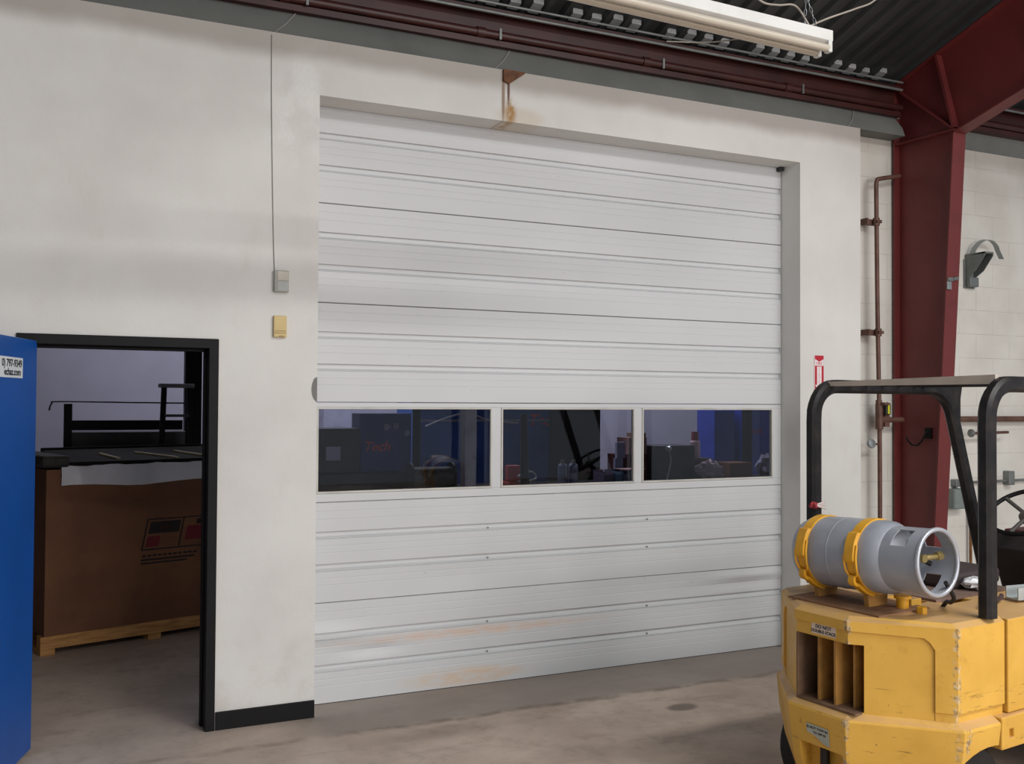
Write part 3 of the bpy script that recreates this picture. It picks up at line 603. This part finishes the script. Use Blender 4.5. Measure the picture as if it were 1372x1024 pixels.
# wheels
def wheel(u, v, r, w):
    o = MB().lathe([(-w / 2, r * .55), (-w / 2, r * .92), (-w / 2 + .02, r), (w / 2 - .02, r), (w / 2, r * .92), (w / 2, r * .55)], (u, v, r), (0, 1, 0), 36).build('tyre', RUBBER, FK, smooth=40)
    MB().lathe([(-w / 2 - .0, r * .54), (-w / 2 + .02, r * .5), (-w / 2 + .03, r * .2), (-w / 2 + .0, r * .16), (-w / 2, 0.001)], (u, v, r), (0, 1, 0), 24).lathe([(w / 2, r * .54), (w / 2 - .02, r * .5), (w / 2 - .03, r * .2), (w / 2, r * .16), (w / 2, 0.001)], (u, v, r), (0, 1, 0), 24).build('wheel_rim', YEL, o, smooth=40)
for v in (-.36, .36): wheel(.42, v, .215, .14)
for v in (-.40, .40): wheel(1.75, v, .27, .19)
# tank cradle: brackets, boss, bolt, straps (they stay with the truck)
AX = Vector((0, -1, .045)).normalized(); T0 = Vector((.275, .33, 1.155)); TR = .158
def on_axis(d): return T0 + AX * d
for d, nm in ((.13, 'tank_bracket'), (.40, 'tank_bracket')):
    c = on_axis(d); b = Vector((c.x, c.y, 0)); z1 = c.z - TR
    MB().prism([(.215, .952), (.205, z1 + .022), (.24, z1 + .01), (.31, z1 + .01), (.345, z1 + .022), (.335, .952)], c.y - .014, c.y + .014, axis='y').build(nm, FINM, FK, bevel=.003)
MB().box(.10, .44, -.22, .27, .950, .958).build('cradle_plate', M('rusty_plate', (140, 104, 74), .8, 0, .2, 10), FK)
def strap(d):
    c = on_axis(d); u = Vector((1, 0, 0)); w = AX.cross(u); R = TR + .003
    ring = MB().bar([c + u * (R * math.cos(q)) + w * (R * math.sin(q)) for q in [2 * PI * i / 40 for i in range(40)]], AX, .046, .006, 0, True)
    o = ring.build('tank_strap', STRAP, FK, smooth=40)
    # latch on the rear facing side
    def lp(q, r, a): return c + u * (r * math.cos(q)) + w * (r * math.sin(q)) + AX * a
    sgn = 1 if w.z > 0 else -1
    q0, q1 = PI - sgn * .72, PI + sgn * .10
    mb = MB(); rings = []
    for i in range(13):
        q = q0 + (q1 - q0) * i / 12; k = .020 if 0 < i < 12 else .010
        rings.append([lp(q, R + .003, -.029), lp(q, R + .003, .029), lp(q, R + k, .024), lp(q, R + k, -.024)])
    mb.loft(rings); mb.build('latch_cover', STRAP, o, bevel=.003)
    q2 = PI + sgn * .42; lo = [lp(PI - sgn * .35, R + .010, .031), lp(PI - sgn * .05, R + .010, .031), lp(PI + sgn * .2, R + .010, .030), lp(q2, R + .009, .022), lp(q2 + sgn * .05, R + .009, 0), lp(q2, R + .009, -.022), lp(PI + sgn * .2, R + .010, -.030), lp(PI - sgn * .1, R + .010, -.031)]
    MB().tube(spl(lo, 5), .0055, 8).build('latch_loop', STRAP, o, smooth=60)
    hk = [lp(q2 + sgn * .02, R + .012, 0), lp(q2 + sgn * .10, R + .026, 0), lp(q2 + sgn * .20, R + .026, 0), lp(q2 + sgn * .30, R + .014, 0), lp(q2 + sgn * .55, R + .009, 0), lp(q2 + sgn * .80, R + .008, 0), lp(q2 + sgn * .95, R + .006, 0)]
    MB().bar(spl(hk, 5), AX, .030, .014).build('strap_hook', STRAP, o, smooth=40)
strap(.13); strap(.40)
MB().lathe([(0, .042), (.006, .042), (.006, .026), (.05, .026), (.05, .036), (.062, .036), (.062, 0.001)], (.33, -.165, .95), (0, 0, 1), 20).build('locating_boss', STRAP, FK, smooth=40)
MB().lathe([(0, .022), (.026, .022), (.03, .016), (.03, 0.001)], (.335, -.255, .95), (0, 0, 1), 6).build('bolt', STRAP, FK)
MB().box(.40, .47, -.16, -.11, .95, .985).build('stop_block', YEL, FK, bevel=.004)
MB().tube(spl([(.33, -.37, 1.10), (.40, -.36, 1.03), (.47, -.30, .99), (.53, -.24, .975), (.545, -.20, .93)]), .009, 8).build('gas_hose', RUBBER, FK, smooth=60)
# mast and forks ahead of the truck (beyond the frame)
mb = MB()
for v in (-.28, .28): mb.box(2.14, 2.24, v - .05, v + .05, .10, 2.05)
mb.box(2.16, 2.22, -.28, .28, 1.95, 2.05).box(2.26, 2.30, -.45, .45, .12, .50); mb.build('mast', BLACKW, FK)
for v in (-.25, .25): MB().prism([(2.30, .06), (2.30, .50), (2.335, .50), (2.335, .10), (3.3, .075), (3.3, .06)], v - .05, v + .05, axis='y').build('fork', BLACKW, FK)

# ---- gas cylinder strapped on top (its own thing)
Fm = Matrix.Translation((1.607, -2.398, 0)) @ Matrix.Rotation(math.radians(7), 4, 'Z')
org = Fm @ T0
tk = thing('gas_cylinder', 'grey steel gas cylinder strapped across the top of the yellow forklift', 'gas cylinder', tuple(org), math.radians(7))
ZA = Vector((0, 0, 0)); u = AX.orthogonal().normalized()
prof = [(0, .001), (.002, .06), (.02, .105), (.05, .138), (.085, .154), (.11, TR), (.255, TR), (.257, TR + .0015), (.262, TR + .0015), (.264, TR), (.45, TR), (.485, .155), (.512, .143), (.53, .126), (.545, .09), (.55, .001)]
MB().lathe(prof, ZA, AX, 48).build('cylinder_body', TANK, tk, smooth=35)
# collar: sleeve with windows
def collar():
    n = 72; r = .137; z0, z1 = .512, .695; mb = MB(); w = Vector((1, 0, 0)); s = AX.cross(w)
    if s.z < 0: s = -s
    wins = [(48, 86), (186, 300), (118, 128)]          # degrees, 0 = forward, 90 = up
    P = lambda q, rr, d: AX * d + w * (rr * math.cos(q)) + s * (rr * math.sin(q))
    rows = [.512, .565, .640, .700]
    k0 = len(mb.v)
    def open_(deg, row): 
        if row != 1: return False
        return 112 <= deg < 152 or 20 <= deg < 70 or 262 <= deg < 330 
    idx = {}
    for i in range(n):
        for j, d in enumerate(rows):
            for q, rr in enumerate((r, r - .005)): idx[i, j, q] = len(mb.v); mb.v.append(tuple(P(2 * PI * i / n, rr, d)))
    for i in range(n):
        i2 = (i + 1) % n; deg = 360 * (i + .5) / n
        for j in range(3):
            if open_(deg, j):
                continue
            mb.f.append((idx[i, j, 0], idx[i2, j, 0], idx[i2, j + 1, 0], idx[i, j + 1, 0])); mb.f.append((idx[i, j, 1], idx[i, j + 1, 1], idx[i2, j + 1, 1], idx[i2, j, 1]))
            for (ii, dg) in ((i, 360 * (i - .5) / n), (i2, 360 * (i + 1.5) / n)):
                if open_(dg % 360, j): mb.f.append((idx[ii, j, 0], idx[ii, j + 1, 0], idx[ii, j + 1, 1], idx[ii, j, 1]))
            if j != 1:
                e = 1 if j == 0 else 2
                if open_(deg, 1): mb.f.append((idx[i, e, 0], idx[i2, e, 0], idx[i2, e, 1], idx[i, e, 1]))
    o = mb.build('collar', TANK, tk, smooth=35)
    ring = [P(2 * PI * i / 48, r - .002, .702) for i in range(48)]
    MB().tube(ring, .0095, 10, True).build('collar_rim', M('bright_rim', (190, 194, 202), .3, .4), o, smooth=60)
    return P
P = collar()
MB().lathe([(.55, .03), (.565, .03), (.566, .022), (.60, .02), (.60, .001)], ZA, AX, 20).build('valve_boss', TANK, tk, smooth=40)
c = P(PI, .02, .62); mb = MB().cyl(P(PI / 2, .01, .60), P(PI / 2, .01, .645), .018, n=12).cyl(P(PI / 2, .01, .63), P(.15, .085, .64), .013, n=10).cyl(P(.15, .085, .64), P(.15, .11, .645), .02, n=6)
mb.build('service_valve', BRASS, tk, smooth=40)
o = MB().lathe([(0, .022), (.012, .024), (.02, .018), (.03, .006), (.03, .001)], P(3.0, .095, .635), AX, 18).build('relief_valve', GALV, tk, smooth=40)
MB().lathe([(0, .02), (.01, .026), (.016, .026), (.02, .018), (.02, .001)], P(3.75, .10, .64), AX, 18).build('fill_gauge_cap', M('pale_yellow_cap', (226, 212, 92), .5), tk, smooth=40, label='pale yellow cap')
MB().lathe([(0, .03), (.02, .03), (.03, .02), (.03, .001)], P(.9, .07, .56), AX, 18).build('float_gauge', M('dark_gauge', (72, 74, 82), .5), tk, smooth=40)
MB().cyl(P(.2, .02, .61), P(-.3, .06, .63), .011, n=10).build('coupling', BLACK, tk, smooth=40)

# ---- odds and ends lying on the truck
def on_truck(u, v, z): return tuple(Fm @ Vector((u, v, z)))
t = thing('steel_channel', 'short pale grey steel channel lying on the forklift hood', 'channel', on_truck(.98, -.29, .952), math.radians(-4))
MB().prism([(-.035, 0), (.035, 0), (.035, .055), (.030, .055), (.030, .006), (-.030, .006), (-.030, .055), (-.035, .055)], -.03, .55, axis='x').build('channel_web', M('pale_steel', (188, 194, 194), .4, .3), t)
tl = thing('pliers', 'dark greasy pliers lying on the hood beside the black guard post', 'tool', on_truck(.74, -.30, .952), math.radians(28))
PUR = M('greasy_grip', (86, 60, 60), .6, 0, .3, 20)
for s in (-1, 1):
    MB().tube(spl([(.02, s * .008, .014), (.07, s * .022, .014), (.13, s * .026, .013), (.20, s * .018, .012)]), .0105, 8).build('handle', PUR, tl, smooth=60)
    MB().prism([(.03, 0), (.0, s * .02), (-.05, s * .016), (-.085, s * .004), (-.085, 0)], .004, .020).build('jaw', M('dark_steel', (84, 80, 84), .4, .5), tl)
MB().cyl((.018, 0, .002), (.018, 0, .024), .013, n=12).build('pivot', GREY, tl, smooth=40)
def crumple(c, rx, ry, rz, amp, seed, name, mat, parent=None, n=14, m=9):
    rnd = random.Random(seed); mb = MB(); rings = []
    for j in range(m):
        th = PI * (j + .5) / m; ring = []
        for i in range(n):
            a = 2 * PI * i / n; k = 1 + amp * (rnd.random() - .5); z = max(-1, math.cos(th) * k)
            ring.append((c[0] + rx * math.sin(th) * math.cos(a) * k, c[1] + ry * math.sin(th) * math.sin(a) * k, c[2] + rz * (z if z > -.75 else -.75)))
        rings.append(ring)
    return mb.loft(rings).build(name, mat, parent, smooth=25)
p = on_truck(1.02, -.07, .952); tag(crumple((0, 0, .030), .075, .05, .03, .6, 3, 'crumpled_paper', M('white_paper', (220, 222, 226), .7)), 'crumpled white paper scrap on the forklift hood', 'paper').location = (p[0], p[1], p[2])
# frayed tag tied to the far guard post
rg = thing('frayed_rag', 'frayed red and white rag tied to the far guard post behind the cylinder', 'rag', on_truck(.445, .42, 1.335), 0)
crumple((0, 0, 0), .022, .02, .018, .8, 5, 'knot', M('rag_red', (150, 46, 54), .8), rg, 10, 6)
mb = MB(); rnd = random.Random(4)
for i in range(7):
    a = rnd.uniform(-.5, .9); mb.tube(spl([(0, 0, 0), (.03, -.005 + .01 * a, .012 * a), (.07 + .02 * rnd.random(), .01 * a, .03 * a - .004)]), .003, 5)
mb.build('loose_threads', M('rag_white', (204, 188, 184), .8), rg)

# ================================================================== dark side room seen through doorway and panes
cr = thing('shipping_crate', 'large brown cardboard crate on a wooden pallet beyond the open doorway', 'crate', (-1.465, 2.102, 0), math.atan2(.323, 1.112))
LC, DC = 1.62, .85
MB().box(.015, LC, .0, .012, .135, 1.33).box(.015, LC, DC - .012, DC, .135, 1.33).box(.015, .027, .012, DC - .012, .135, 1.33).box(LC - .012, LC, .012, DC - .012, .135, 1.33).box(.02, LC - .01, .01, DC - .01, .135, .15).build('carton', CARD, cr, label='brown cardboard carton')
MB().box(.015, .05, -.006, .0, .135, 1.33).build('corner_post', CARD, cr)
mb = MB()
mb.box(-.01, LC + .01, -.01, .09, .045, .135).box(-.01, LC + .01, DC / 2 - .05, DC / 2 + .05, .045, .135).box(-.01, LC + .01, DC - .09, DC + .01, .045, .135)
for x in (-.01, LC / 2 - .05, LC - .09): mb.box(x, x + .10, -.012, DC + .012, .0, .045)
mb.build('pallet', WOOD, cr, bevel=.003, label='raw pine pallet')
# printed mark
LG = frame((.70, -.0012, .69), (1, 0, 0), (0, 0, 1)); mk = []
def pgm(x0, x1, z0, z1, sh=.20, h0=0): return [(x0 + sh * (z0 - h0), z0), (x1 + sh * (z0 - h0), z0), (x1 + sh * (z1 - h0), z1), (x0 + sh * (z1 - h0), z1)]
def mark(polys, mat, nm):
    mb = MB()
    for pl in polys: mb.prism(pl, 0, .0008)
    mb.v = [tuple(LG @ Vector(v)) for v in mb.v]; return mb.build(nm, mat, cr)
INKC = M('carton_black_ink', (40, 28, 26), .8, 0, .1, 8); REDC = M('carton_red_ink', (110, 26, 34), .8, 0, .1, 8)
t_ = .010
mark([pgm(0, .60, -.005, .005), pgm(-.0, .60, .225, .235), pgm(0, .012, 0, .23), pgm(.285, .297, 0, .23), pgm(.588, .60, 0, .23),
      pgm(.03, .27, .12, .21), pgm(.40, .44, .17, .21)], INKC, 'printed_mark')
mark([pgm(.03, .13, .02, .10)], REDC, 'printed_mark_red'); mark([pgm(.33, .50, .05, .16)], REDC, 'printed_mark_red')
mark([pgm(.11, .19, .15, .18)], CARD, 'printed_mark_gap')
mark([pgm(.01 + .04 * i, .04 + .04 * i, -.055, -.040, 0) for i in range(11)] + [pgm(.0, .42, -.085, -.070, 0), pgm(.0, .36, -.110, -.097, 0)], INKC, 'printed_lines')
# open top: dark trays, slats and draped plastic
MB().prism([(.04, 1.30), (DC - .04, 1.30), (DC - .04, 1.385), (.04, 1.337)], .20, LC - .02, axis='x').build('dark_infill', M('dark_card', (52, 40, 34), .9), cr)
tag(MB().box(-.02, .17, -.03, .75, 0, .085).build('wrapped_bundle', M('dark_bundle', (48, 42, 40), .7, 0, .3, 12), None, bevel=.02), 'dark wrapped bundle on the left end of the crate', 'bundle').matrix_world = Matrix.Translation((-1.465, 2.102, 1.345)) @ Matrix.Rotation(math.atan2(.323, 1.112), 4, 'Z')
RC = Matrix.Translation((-1.465, 2.102, 1.346)) @ Matrix.Rotation(math.atan2(.323, 1.112), 4, 'Z')
tray = tag(MB().box(.19, LC - .06, .03, DC - .05, 0, .03).box(.19, LC - .06, DC - .065, DC - .05, .03, .045).build('metal_tray', M('dark_brown_tray', (34, 27, 24), .8, 0, .2, 6, spec=.15), None), 'dark shallow metal tray tilted across the crate top', 'tray'); RT = RC @ Matrix.Rotation(math.radians(4.5), 4, 'X'); tray.matrix_world = RT
for i, (a, b, c, d, lab) in enumerate(((.52, .42, .56, .10, 'leftmost pale slat lying on the tilted tray on the crate'), (.80, .44, 1.0, .06, 'middle pale slat lying on the tilted tray on the crate'), (1.13, .46, 1.25, .10, 'rightmost pale slat lying on the tilted tray on the crate'))):
    sl_ = MB().bar([(a, b, .037), (c, d, .037)], (0, 0, 1), .012, .026).build('wood_slat', M('pale_slat', (214, 196, 160), .7), None); tag(sl_, lab, 'slat', 'slats on the crate'); sl_.matrix_world = RT
pl = MB(); nx = 26; rows = []
for i in range(nx + 1):
    x = .115 + (LC - .115) * i / nx; w = .008 * math.sin(x * 17) + .006 * math.sin(x * 41); dz = .012 * math.sin(x * 7)
    f = 1.0
    rows.append([(x, .022, 1.345), (x, -.014, 1.350 + w * .5), (x, -.024 + w, 1.29), (x, -.020 + w * 1.4, 1.205 + dz), (x, -.0165 + w * 1.4, 1.205 + dz), (x, -.0205 + w, 1.29), (x, -.0105, 1.354 + w * .5), (x, .022, 1.349)])
o = pl.loft(rows).build('plastic_sheet', M('milky_plastic', (206, 206, 212), .35, 0, .06, 4), None, smooth=50)
o.location = (-1.465, 2.102, .075); o.rotation_euler = (0, 0, math.atan2(.323, 1.112)); tag(o, 'milky plastic sheet hanging over the front edge of the crate', 'sheet')
o.location.z = .0
# black machine behind the crate
bmch = thing('black_machine', 'black steel machine frame standing behind the cardboard crate', 'machine', (-1.32, 4.0, 0))
MB().box(0, 1.05, 0, .5, 0, 1.54).build('housing', DARK, bmch, bevel=.005)
MB().box(-.02, .05, -.03, .02, 0, 1.80).build('post', BLACK, bmch); MB().box(.05, 1.0, -.02, .04, 1.56, 1.65).build('top_rail', BLACK, bmch)
MB().tube(spl([(-.14, 0, 1.74), (-.12, 0, 1.80), (-.06, 0, 1.82), (.5, 0, 1.815), (1.05, 0, 1.81)]), .007, 6).build('wire', DARK, bmch, smooth=60)
tag(MB().box(-.22, -.06, 4.7, 4.86, 0, 3.92).build('steel_post', BLACK), 'tall black post behind the right end of the crate', 'post')
ld = thing('step_ladder', 'dark step ladder leaning behind the crate near the doorway jamb', 'ladder', (-.47, 3.42, 0))
mb = MB().bar([(-.13, 0, 0), (-.06, .10, 1.97)], (0, 1, 0), .05, .045).bar([(.22, 0, 0), (.15, .10, 1.97)], (0, 1, 0), .05, .045); mb.build('front_rail', BLACK, ld)
for z in (.35, .70, 1.05, 1.40, 1.70): MB().box(-.12 + .035 * z, .21 - .035 * z, .05 * z - .04, .05 * z + .05, z - .012, z + .012).build('step', DARK, ld)
MB().box(-.10, .19, .03, .24, 1.95, 1.985).build('top_cap', M('pale_cap', (120, 120, 128), .6), ld, bevel=.004)
mb = MB().bar([(-.13, .55, 0), (-.05, .18, 1.95)], (1, 0, 0), .03, .03).bar([(.22, .55, 0), (.14, .18, 1.95)], (1, 0, 0), .03, .03); mb.build('rear_rail', BLACK, ld)

# ---- things behind the door panes
def simple(name, label, cat, mb, mat, group=None, bevel=.004, smooth=None): return tag(mb.build(name, mat, None, smooth, bevel), label, cat, group)
def centred(x, y, z=0): return (x, y, z)
# first pane: dark machine, papers, coil, pale column
m1 = thing('dark_press', 'dark machine bench behind the first door pane', 'machine', (1.25, 3.45, 0))
MB().box(-.50, .52, -.2, .3, 0, 1.16).build('base', DARK, m1, bevel=.01); MB().box(-.50, -.02, -.1, .25, 1.16, 1.58).build('cabinet', DARK, m1, bevel=.01)
MB().box(-.36, -.22, -.115, -.10, 1.28, 1.41).build('notice', M('pale_lilac_paper', (176, 172, 196), .7), m1, label='pale paper notice')
MB().box(-.02, .5, -.05, .22, 1.16, 1.72).build('blue_cabinet', M('navy_cabinet', (38, 52, 118), .5), m1, label='navy blue cabinet')
for x, z in ((.26, 1.59), (.36, 1.60), (.47, 1.53)): MB().cyl((x - .02, -.07, z), (x - .02, -.05, z), .03, n=16).build('dial', M('dial_grey', (128, 130, 156), .5), m1, smooth=40)
scr = text('Tech', .13, M('sign_red_script', (236, 84, 62), .6), 'red_lettering', frame((.16, -.052, 1.40), (1, .0, 0), (.25, 0, 1)), m1)
simple('white_cabinet', 'pale cabinet against the far wall behind the first pane', 'cabinet', MB().box(1.66, 2.02, 6.55, 6.95, 0, 1.80), M('pale_cabinet', (196, 196, 220), .6))
simple('machine_post', 'dark round post behind the first door pane', 'post', MB().cyl((1.98, 3.9, 0), (1.98, 3.9, 3.92), .045, n=16), BLACK, None, 0, 40)
simple('grey_stand', 'grey upright stand beside the dark round post', 'stand', MB().box(2.06, 2.13, 4.2, 4.27, 0.02, 1.72).box(1.96, 2.23, 4.1, 4.37, 0, .02), M('stand_grey', (112, 112, 130), .6))
simple('steel_column', 'pale grey square steel column behind the first door pane', 'column', MB().box(1.83, 1.94, 2.2, 2.31, 0, 3.92), M('column_grey', (150, 146, 158), .6))
dr = thing('cable_drum', 'dark drum of cable on a stand behind the first pane', 'drum', (1.72, 2.75, 1.14))
MB().cyl((-.2, 0, 0), (.2, 0, 0), .10, n=24).build('coil', M('olive_rubber', (70, 68, 62), .6, 0, .3, 25), dr, smooth=40)
for x in (-.2, .2): MB().cyl((x - .008, 0, 0), (x + .008, 0, 0), .14, n=28).build('flange', DARK, dr, smooth=40)
MB().box(-.22, -.18, -.1, .1, -1.14, -.08).box(.18, .22, -.1, .1, -1.14, -.08).build('stand', DARK, dr)
# blue panelled booth behind the second pane
bb = thing('blue_booth', 'large blue panelled booth with red lettering behind the middle pane', 'booth', (3.4, 5.1, 0))
MB().box(-.95, 1.0, 0, .9, 0, 2.6).build('panel_wall', M('booth_blue', (52, 98, 190), .5, 0, .15, 2), bb, bevel=.01)
MB().box(-.95, .95, -.012, 0, 1.60, 1.63).build('white_stripe', M('stripe_grey', (150, 156, 186), .6), bb)
text('Tech', .20, M('booth_red', (240, 80, 92), .6), 'red_lettering', frame((.66, -.004, 1.61), (1, .0, 0), (.25, 0, 1)), bb, bold=.006); 
MB().tube(spl([(-.9, -.03, 1.55), (-.6, -.03, 1.66), (-.35, -.03, 1.70), (-.1, -.03, 1.62), (.3, -.03, 1.58)]), .012, 6).build('white_cable', M('cable_white', (190, 192, 206), .6), bb, smooth=60)
simple('drill_post', 'dark pedestal post standing before the blue booth', 'post', MB().cyl((2.86, 3.1, .04), (2.83, 3.1, 1.72), .06, .035, n=16).cyl((2.86, 3.1, 0), (2.86, 3.1, .04), .2, n=24), BLACK, None, 0, 40)
bench = thing('work_bench', 'long dark work bench behind the middle and right panes', 'bench', (4.2, 3.9, 0))
MB().box(-1.55, 2.9, -.45, .75, .86, .905).build('bench_top', DARK, bench, bevel=.004)
for x in (-1.5, -.4, 1.2, 2.85):
    for y in (-.4, .7): MB().box(x - .03, x + .03, y - .03, y + .03, 0, .86).build('leg', DARK, bench)
rdv = thing('red_vice', 'red vice with pale handle on the dark bench', 'vice', (2.93, 3.62, .905))
MB().box(-.07, .07, -.10, .10, 0, .10).box(-.05, .09, -.05, .05, .10, .27).build('vice_body', M('vice_red', (178, 34, 44), .5), rdv, bevel=.012)
MB().tube(spl([(.02, -.13, .16), (.10, -.13, .20), (.19, -.13, .20), (.23, -.13, .14), (.15, -.13, .11), (.02, -.13, .11)]), .010, 8).build('handle', GALV, rdv, smooth=60)
simple('black_cabinet', 'tall black cabinet behind the middle pane', 'cabinet', MB().box(4.12, 4.62, 4.67, 5.07, 0, 2.3), BLACK)
gi = 0
for x, lab in ((3.56, 'left slate blue canister on the bench before the black cabinet'), (3.69, 'right slate blue canister on the bench before the black cabinet')):
    c_ = thing('canister', lab, 'canister', (x, 3.65, .905), 0, 'slate blue canisters')
    MB().lathe([(0, .052), (.25, .052), (.275, .03), (.275, .001)], (0, 0, 0), (0, 0, 1), 18).build('body', M('canister_blue', (88, 98, 136), .5), c_, smooth=40)
    MB().lathe([(.275, .022), (.31, .022), (.31, .001)], (0, 0, 0), (0, 0, 1), 14).build('cap', M('cap_olive', (90, 92, 82), .6), c_, smooth=40)
LP = M('lilac_card', (176, 180, 214), .7); PK = M('pinkish_card', (190, 150, 148), .8); RC2 = M('red_brown_card', (120, 66, 66), .8)
simple('carton_box', 'red brown carton on the bench behind the middle pane', 'box', MB().box(4.68, 5.06, 4.30, 4.60, .905, 1.22), RC2)
simple('small_carton', 'pinkish carton stacked on the red brown carton', 'box', MB().box(4.80, 5.06, 4.31, 4.58, 1.22, 1.42), PK)
simple('flat_carton', 'flat tan carton topmost of the carton stack', 'box', MB().box(4.92, 5.06, 4.33, 4.55, 1.42, 1.475), M('tan_card', (186, 156, 138), .8))
simple('white_packet', 'upper pale packet leaning by the carton stack', 'packet', MB().box(4.60, 4.72, 4.25, 4.295, 1.18, 1.37), LP)
simple('pale_packet', 'lower pale packet leaning by the carton stack', 'packet', MB().box(4.58, 4.69, 4.25, 4.295, .905, 1.178), LP)
for i, (x0, x1, mt, lab) in enumerate(((4.02, 4.14, M('bin_violet', (96, 88, 112), .6), 'violet grey parts bin, leftmost in the bench row'), (4.16, 4.25, M('bin_blue', (92, 116, 146), .6), 'blue grey parts bin, second in the bench row'), (4.27, 4.36, M('bin_slate', (80, 96, 118), .6), 'slate parts bin, third in the bench row'), (4.38, 4.47, M('bin_pale', (112, 124, 150), .6), 'pale blue parts bin, rightmost in the bench row'))):
    b_ = MB().box(x0, x1, 3.55, 3.56, .905, 1.05).box(x0, x1, 3.78, 3.79, .905, 1.09).box(x0, x0 + .008, 3.56, 3.78, .905, 1.07).box(x1 - .008, x1, 3.56, 3.78, .905, 1.07).box(x0, x1, 3.55, 3.79, .905, .915)
    tag(b_.build('parts_bin', mt), lab, 'bin', 'parts bins on the bench')
for q_, (x, y, z, r, lab) in enumerate(((4.42, 3.67, 1.096, .2, 'open papers lying over the parts bins'),)):
    o = tag(MB().prism([(-.16, -.10), (.16, -.10), (.18, .10), (-.13, .12)], 0, .004, axis='z').build('loose_papers', PK), lab, 'paper'); o.location = (x, y, z); o.rotation_euler = (0, 0, r)
# right pane
simple('dark_console', 'dark console on the bench behind the right pane', 'console', MB().box(5.10, 5.68, 4.20, 4.60, .905, 1.32), M('console_grey', (64, 62, 70), .6, 0, .2, 6))
lm = thing('desk_lamp', 'small bright desk lamp before the dark console', 'lamp', (5.14, 4.0, .905))
MB().cyl((0, 0, 0), (0, 0, .02), .06, n=18).build('base', DARK, lm, smooth=40); MB().tube([(0, 0, .02), (.06, 0, .25), (.02, 0, .40)], .008, 8).build('arm', GALV, lm, smooth=60)
MB().lathe([(0, .015), (.03, .035), (.05, .045)], (.04, 0, .42), (-.6, -.3, -.7), 16).build('shade', M('polished_white', (244, 244, 250), .2, .3), lm, smooth=40)
jn = thing('red_bottle', 'white bottle with red cap on the dark bench', 'bottle', (5.84, 4.42, 1.15))
MB().lathe([(0, .066), (.20, .066), (.23, .04), (.23, .001)], (0, 0, 0), (0, 0, 1), 18).build('body', M('pinkish_white', (214, 178, 190), .5), jn, smooth=40)
MB().lathe([(.23, .05), (.33, .045), (.33, .001)], (0, 0, 0), (0, 0, 1), 16).build('cap', M('bottle_red', (150, 30, 50), .5), jn, smooth=40)
simple('small_crate', 'dark wooden box under the white bottle', 'box', MB().box(5.71, 6.02, 4.30, 4.60, .905, 1.15), M('dark_wood', (72, 50, 46), .7))
o = tag(crumple((0, 0, .10), .19, .10, .13, .5, 11, 'paper_bag', M('pinkish_paper', (196, 174, 188), .7)), 'crumpled pale paper bag in front of the white bottle', 'bag'); o.location = (5.84, 4.12, .905)
simple('brown_carton', 'brown carton on the bench at the right pane', 'box', MB().box(6.14, 6.48, 4.10, 4.40, .905, 1.10), M('brown_carton_card', (124, 78, 52), .8))
simple('blue_locker', 'deep blue locker behind the right pane', 'locker', MB().box(6.72, 7.06, 5.2, 5.6, 0, 1.74), BLUE2)
l2 = thing('blue_machine', 'deep blue machine with red lettering at the right edge of the panes', 'machine', (7.35, 5.1, 0))
MB().box(-.20, .35, 0, .5, 0, 2.2).build('cabinet', BLUE2, l2, bevel=.006); text('Tech', .11, RINK, 'red_lettering', frame((-.02, -.003, 1.455), (1, 0, 0), (.2, 0, 1)), l2)
simple('rack_post', 'dark post between the blue locker and the blue machine', 'post', MB().box(6.98, 7.08, 4.85, 4.95, 0, 3.92), BLACK)
o = tag(crumple((0, 0, .13), .16, .12, .15, .5, 13, 'grey_bag', M('grey_lilac_cloth', (150, 146, 172), .8)), 'grey cloth bundle at the right end of the bench', 'bag'); o.location = (6.84, 4.25, .905)
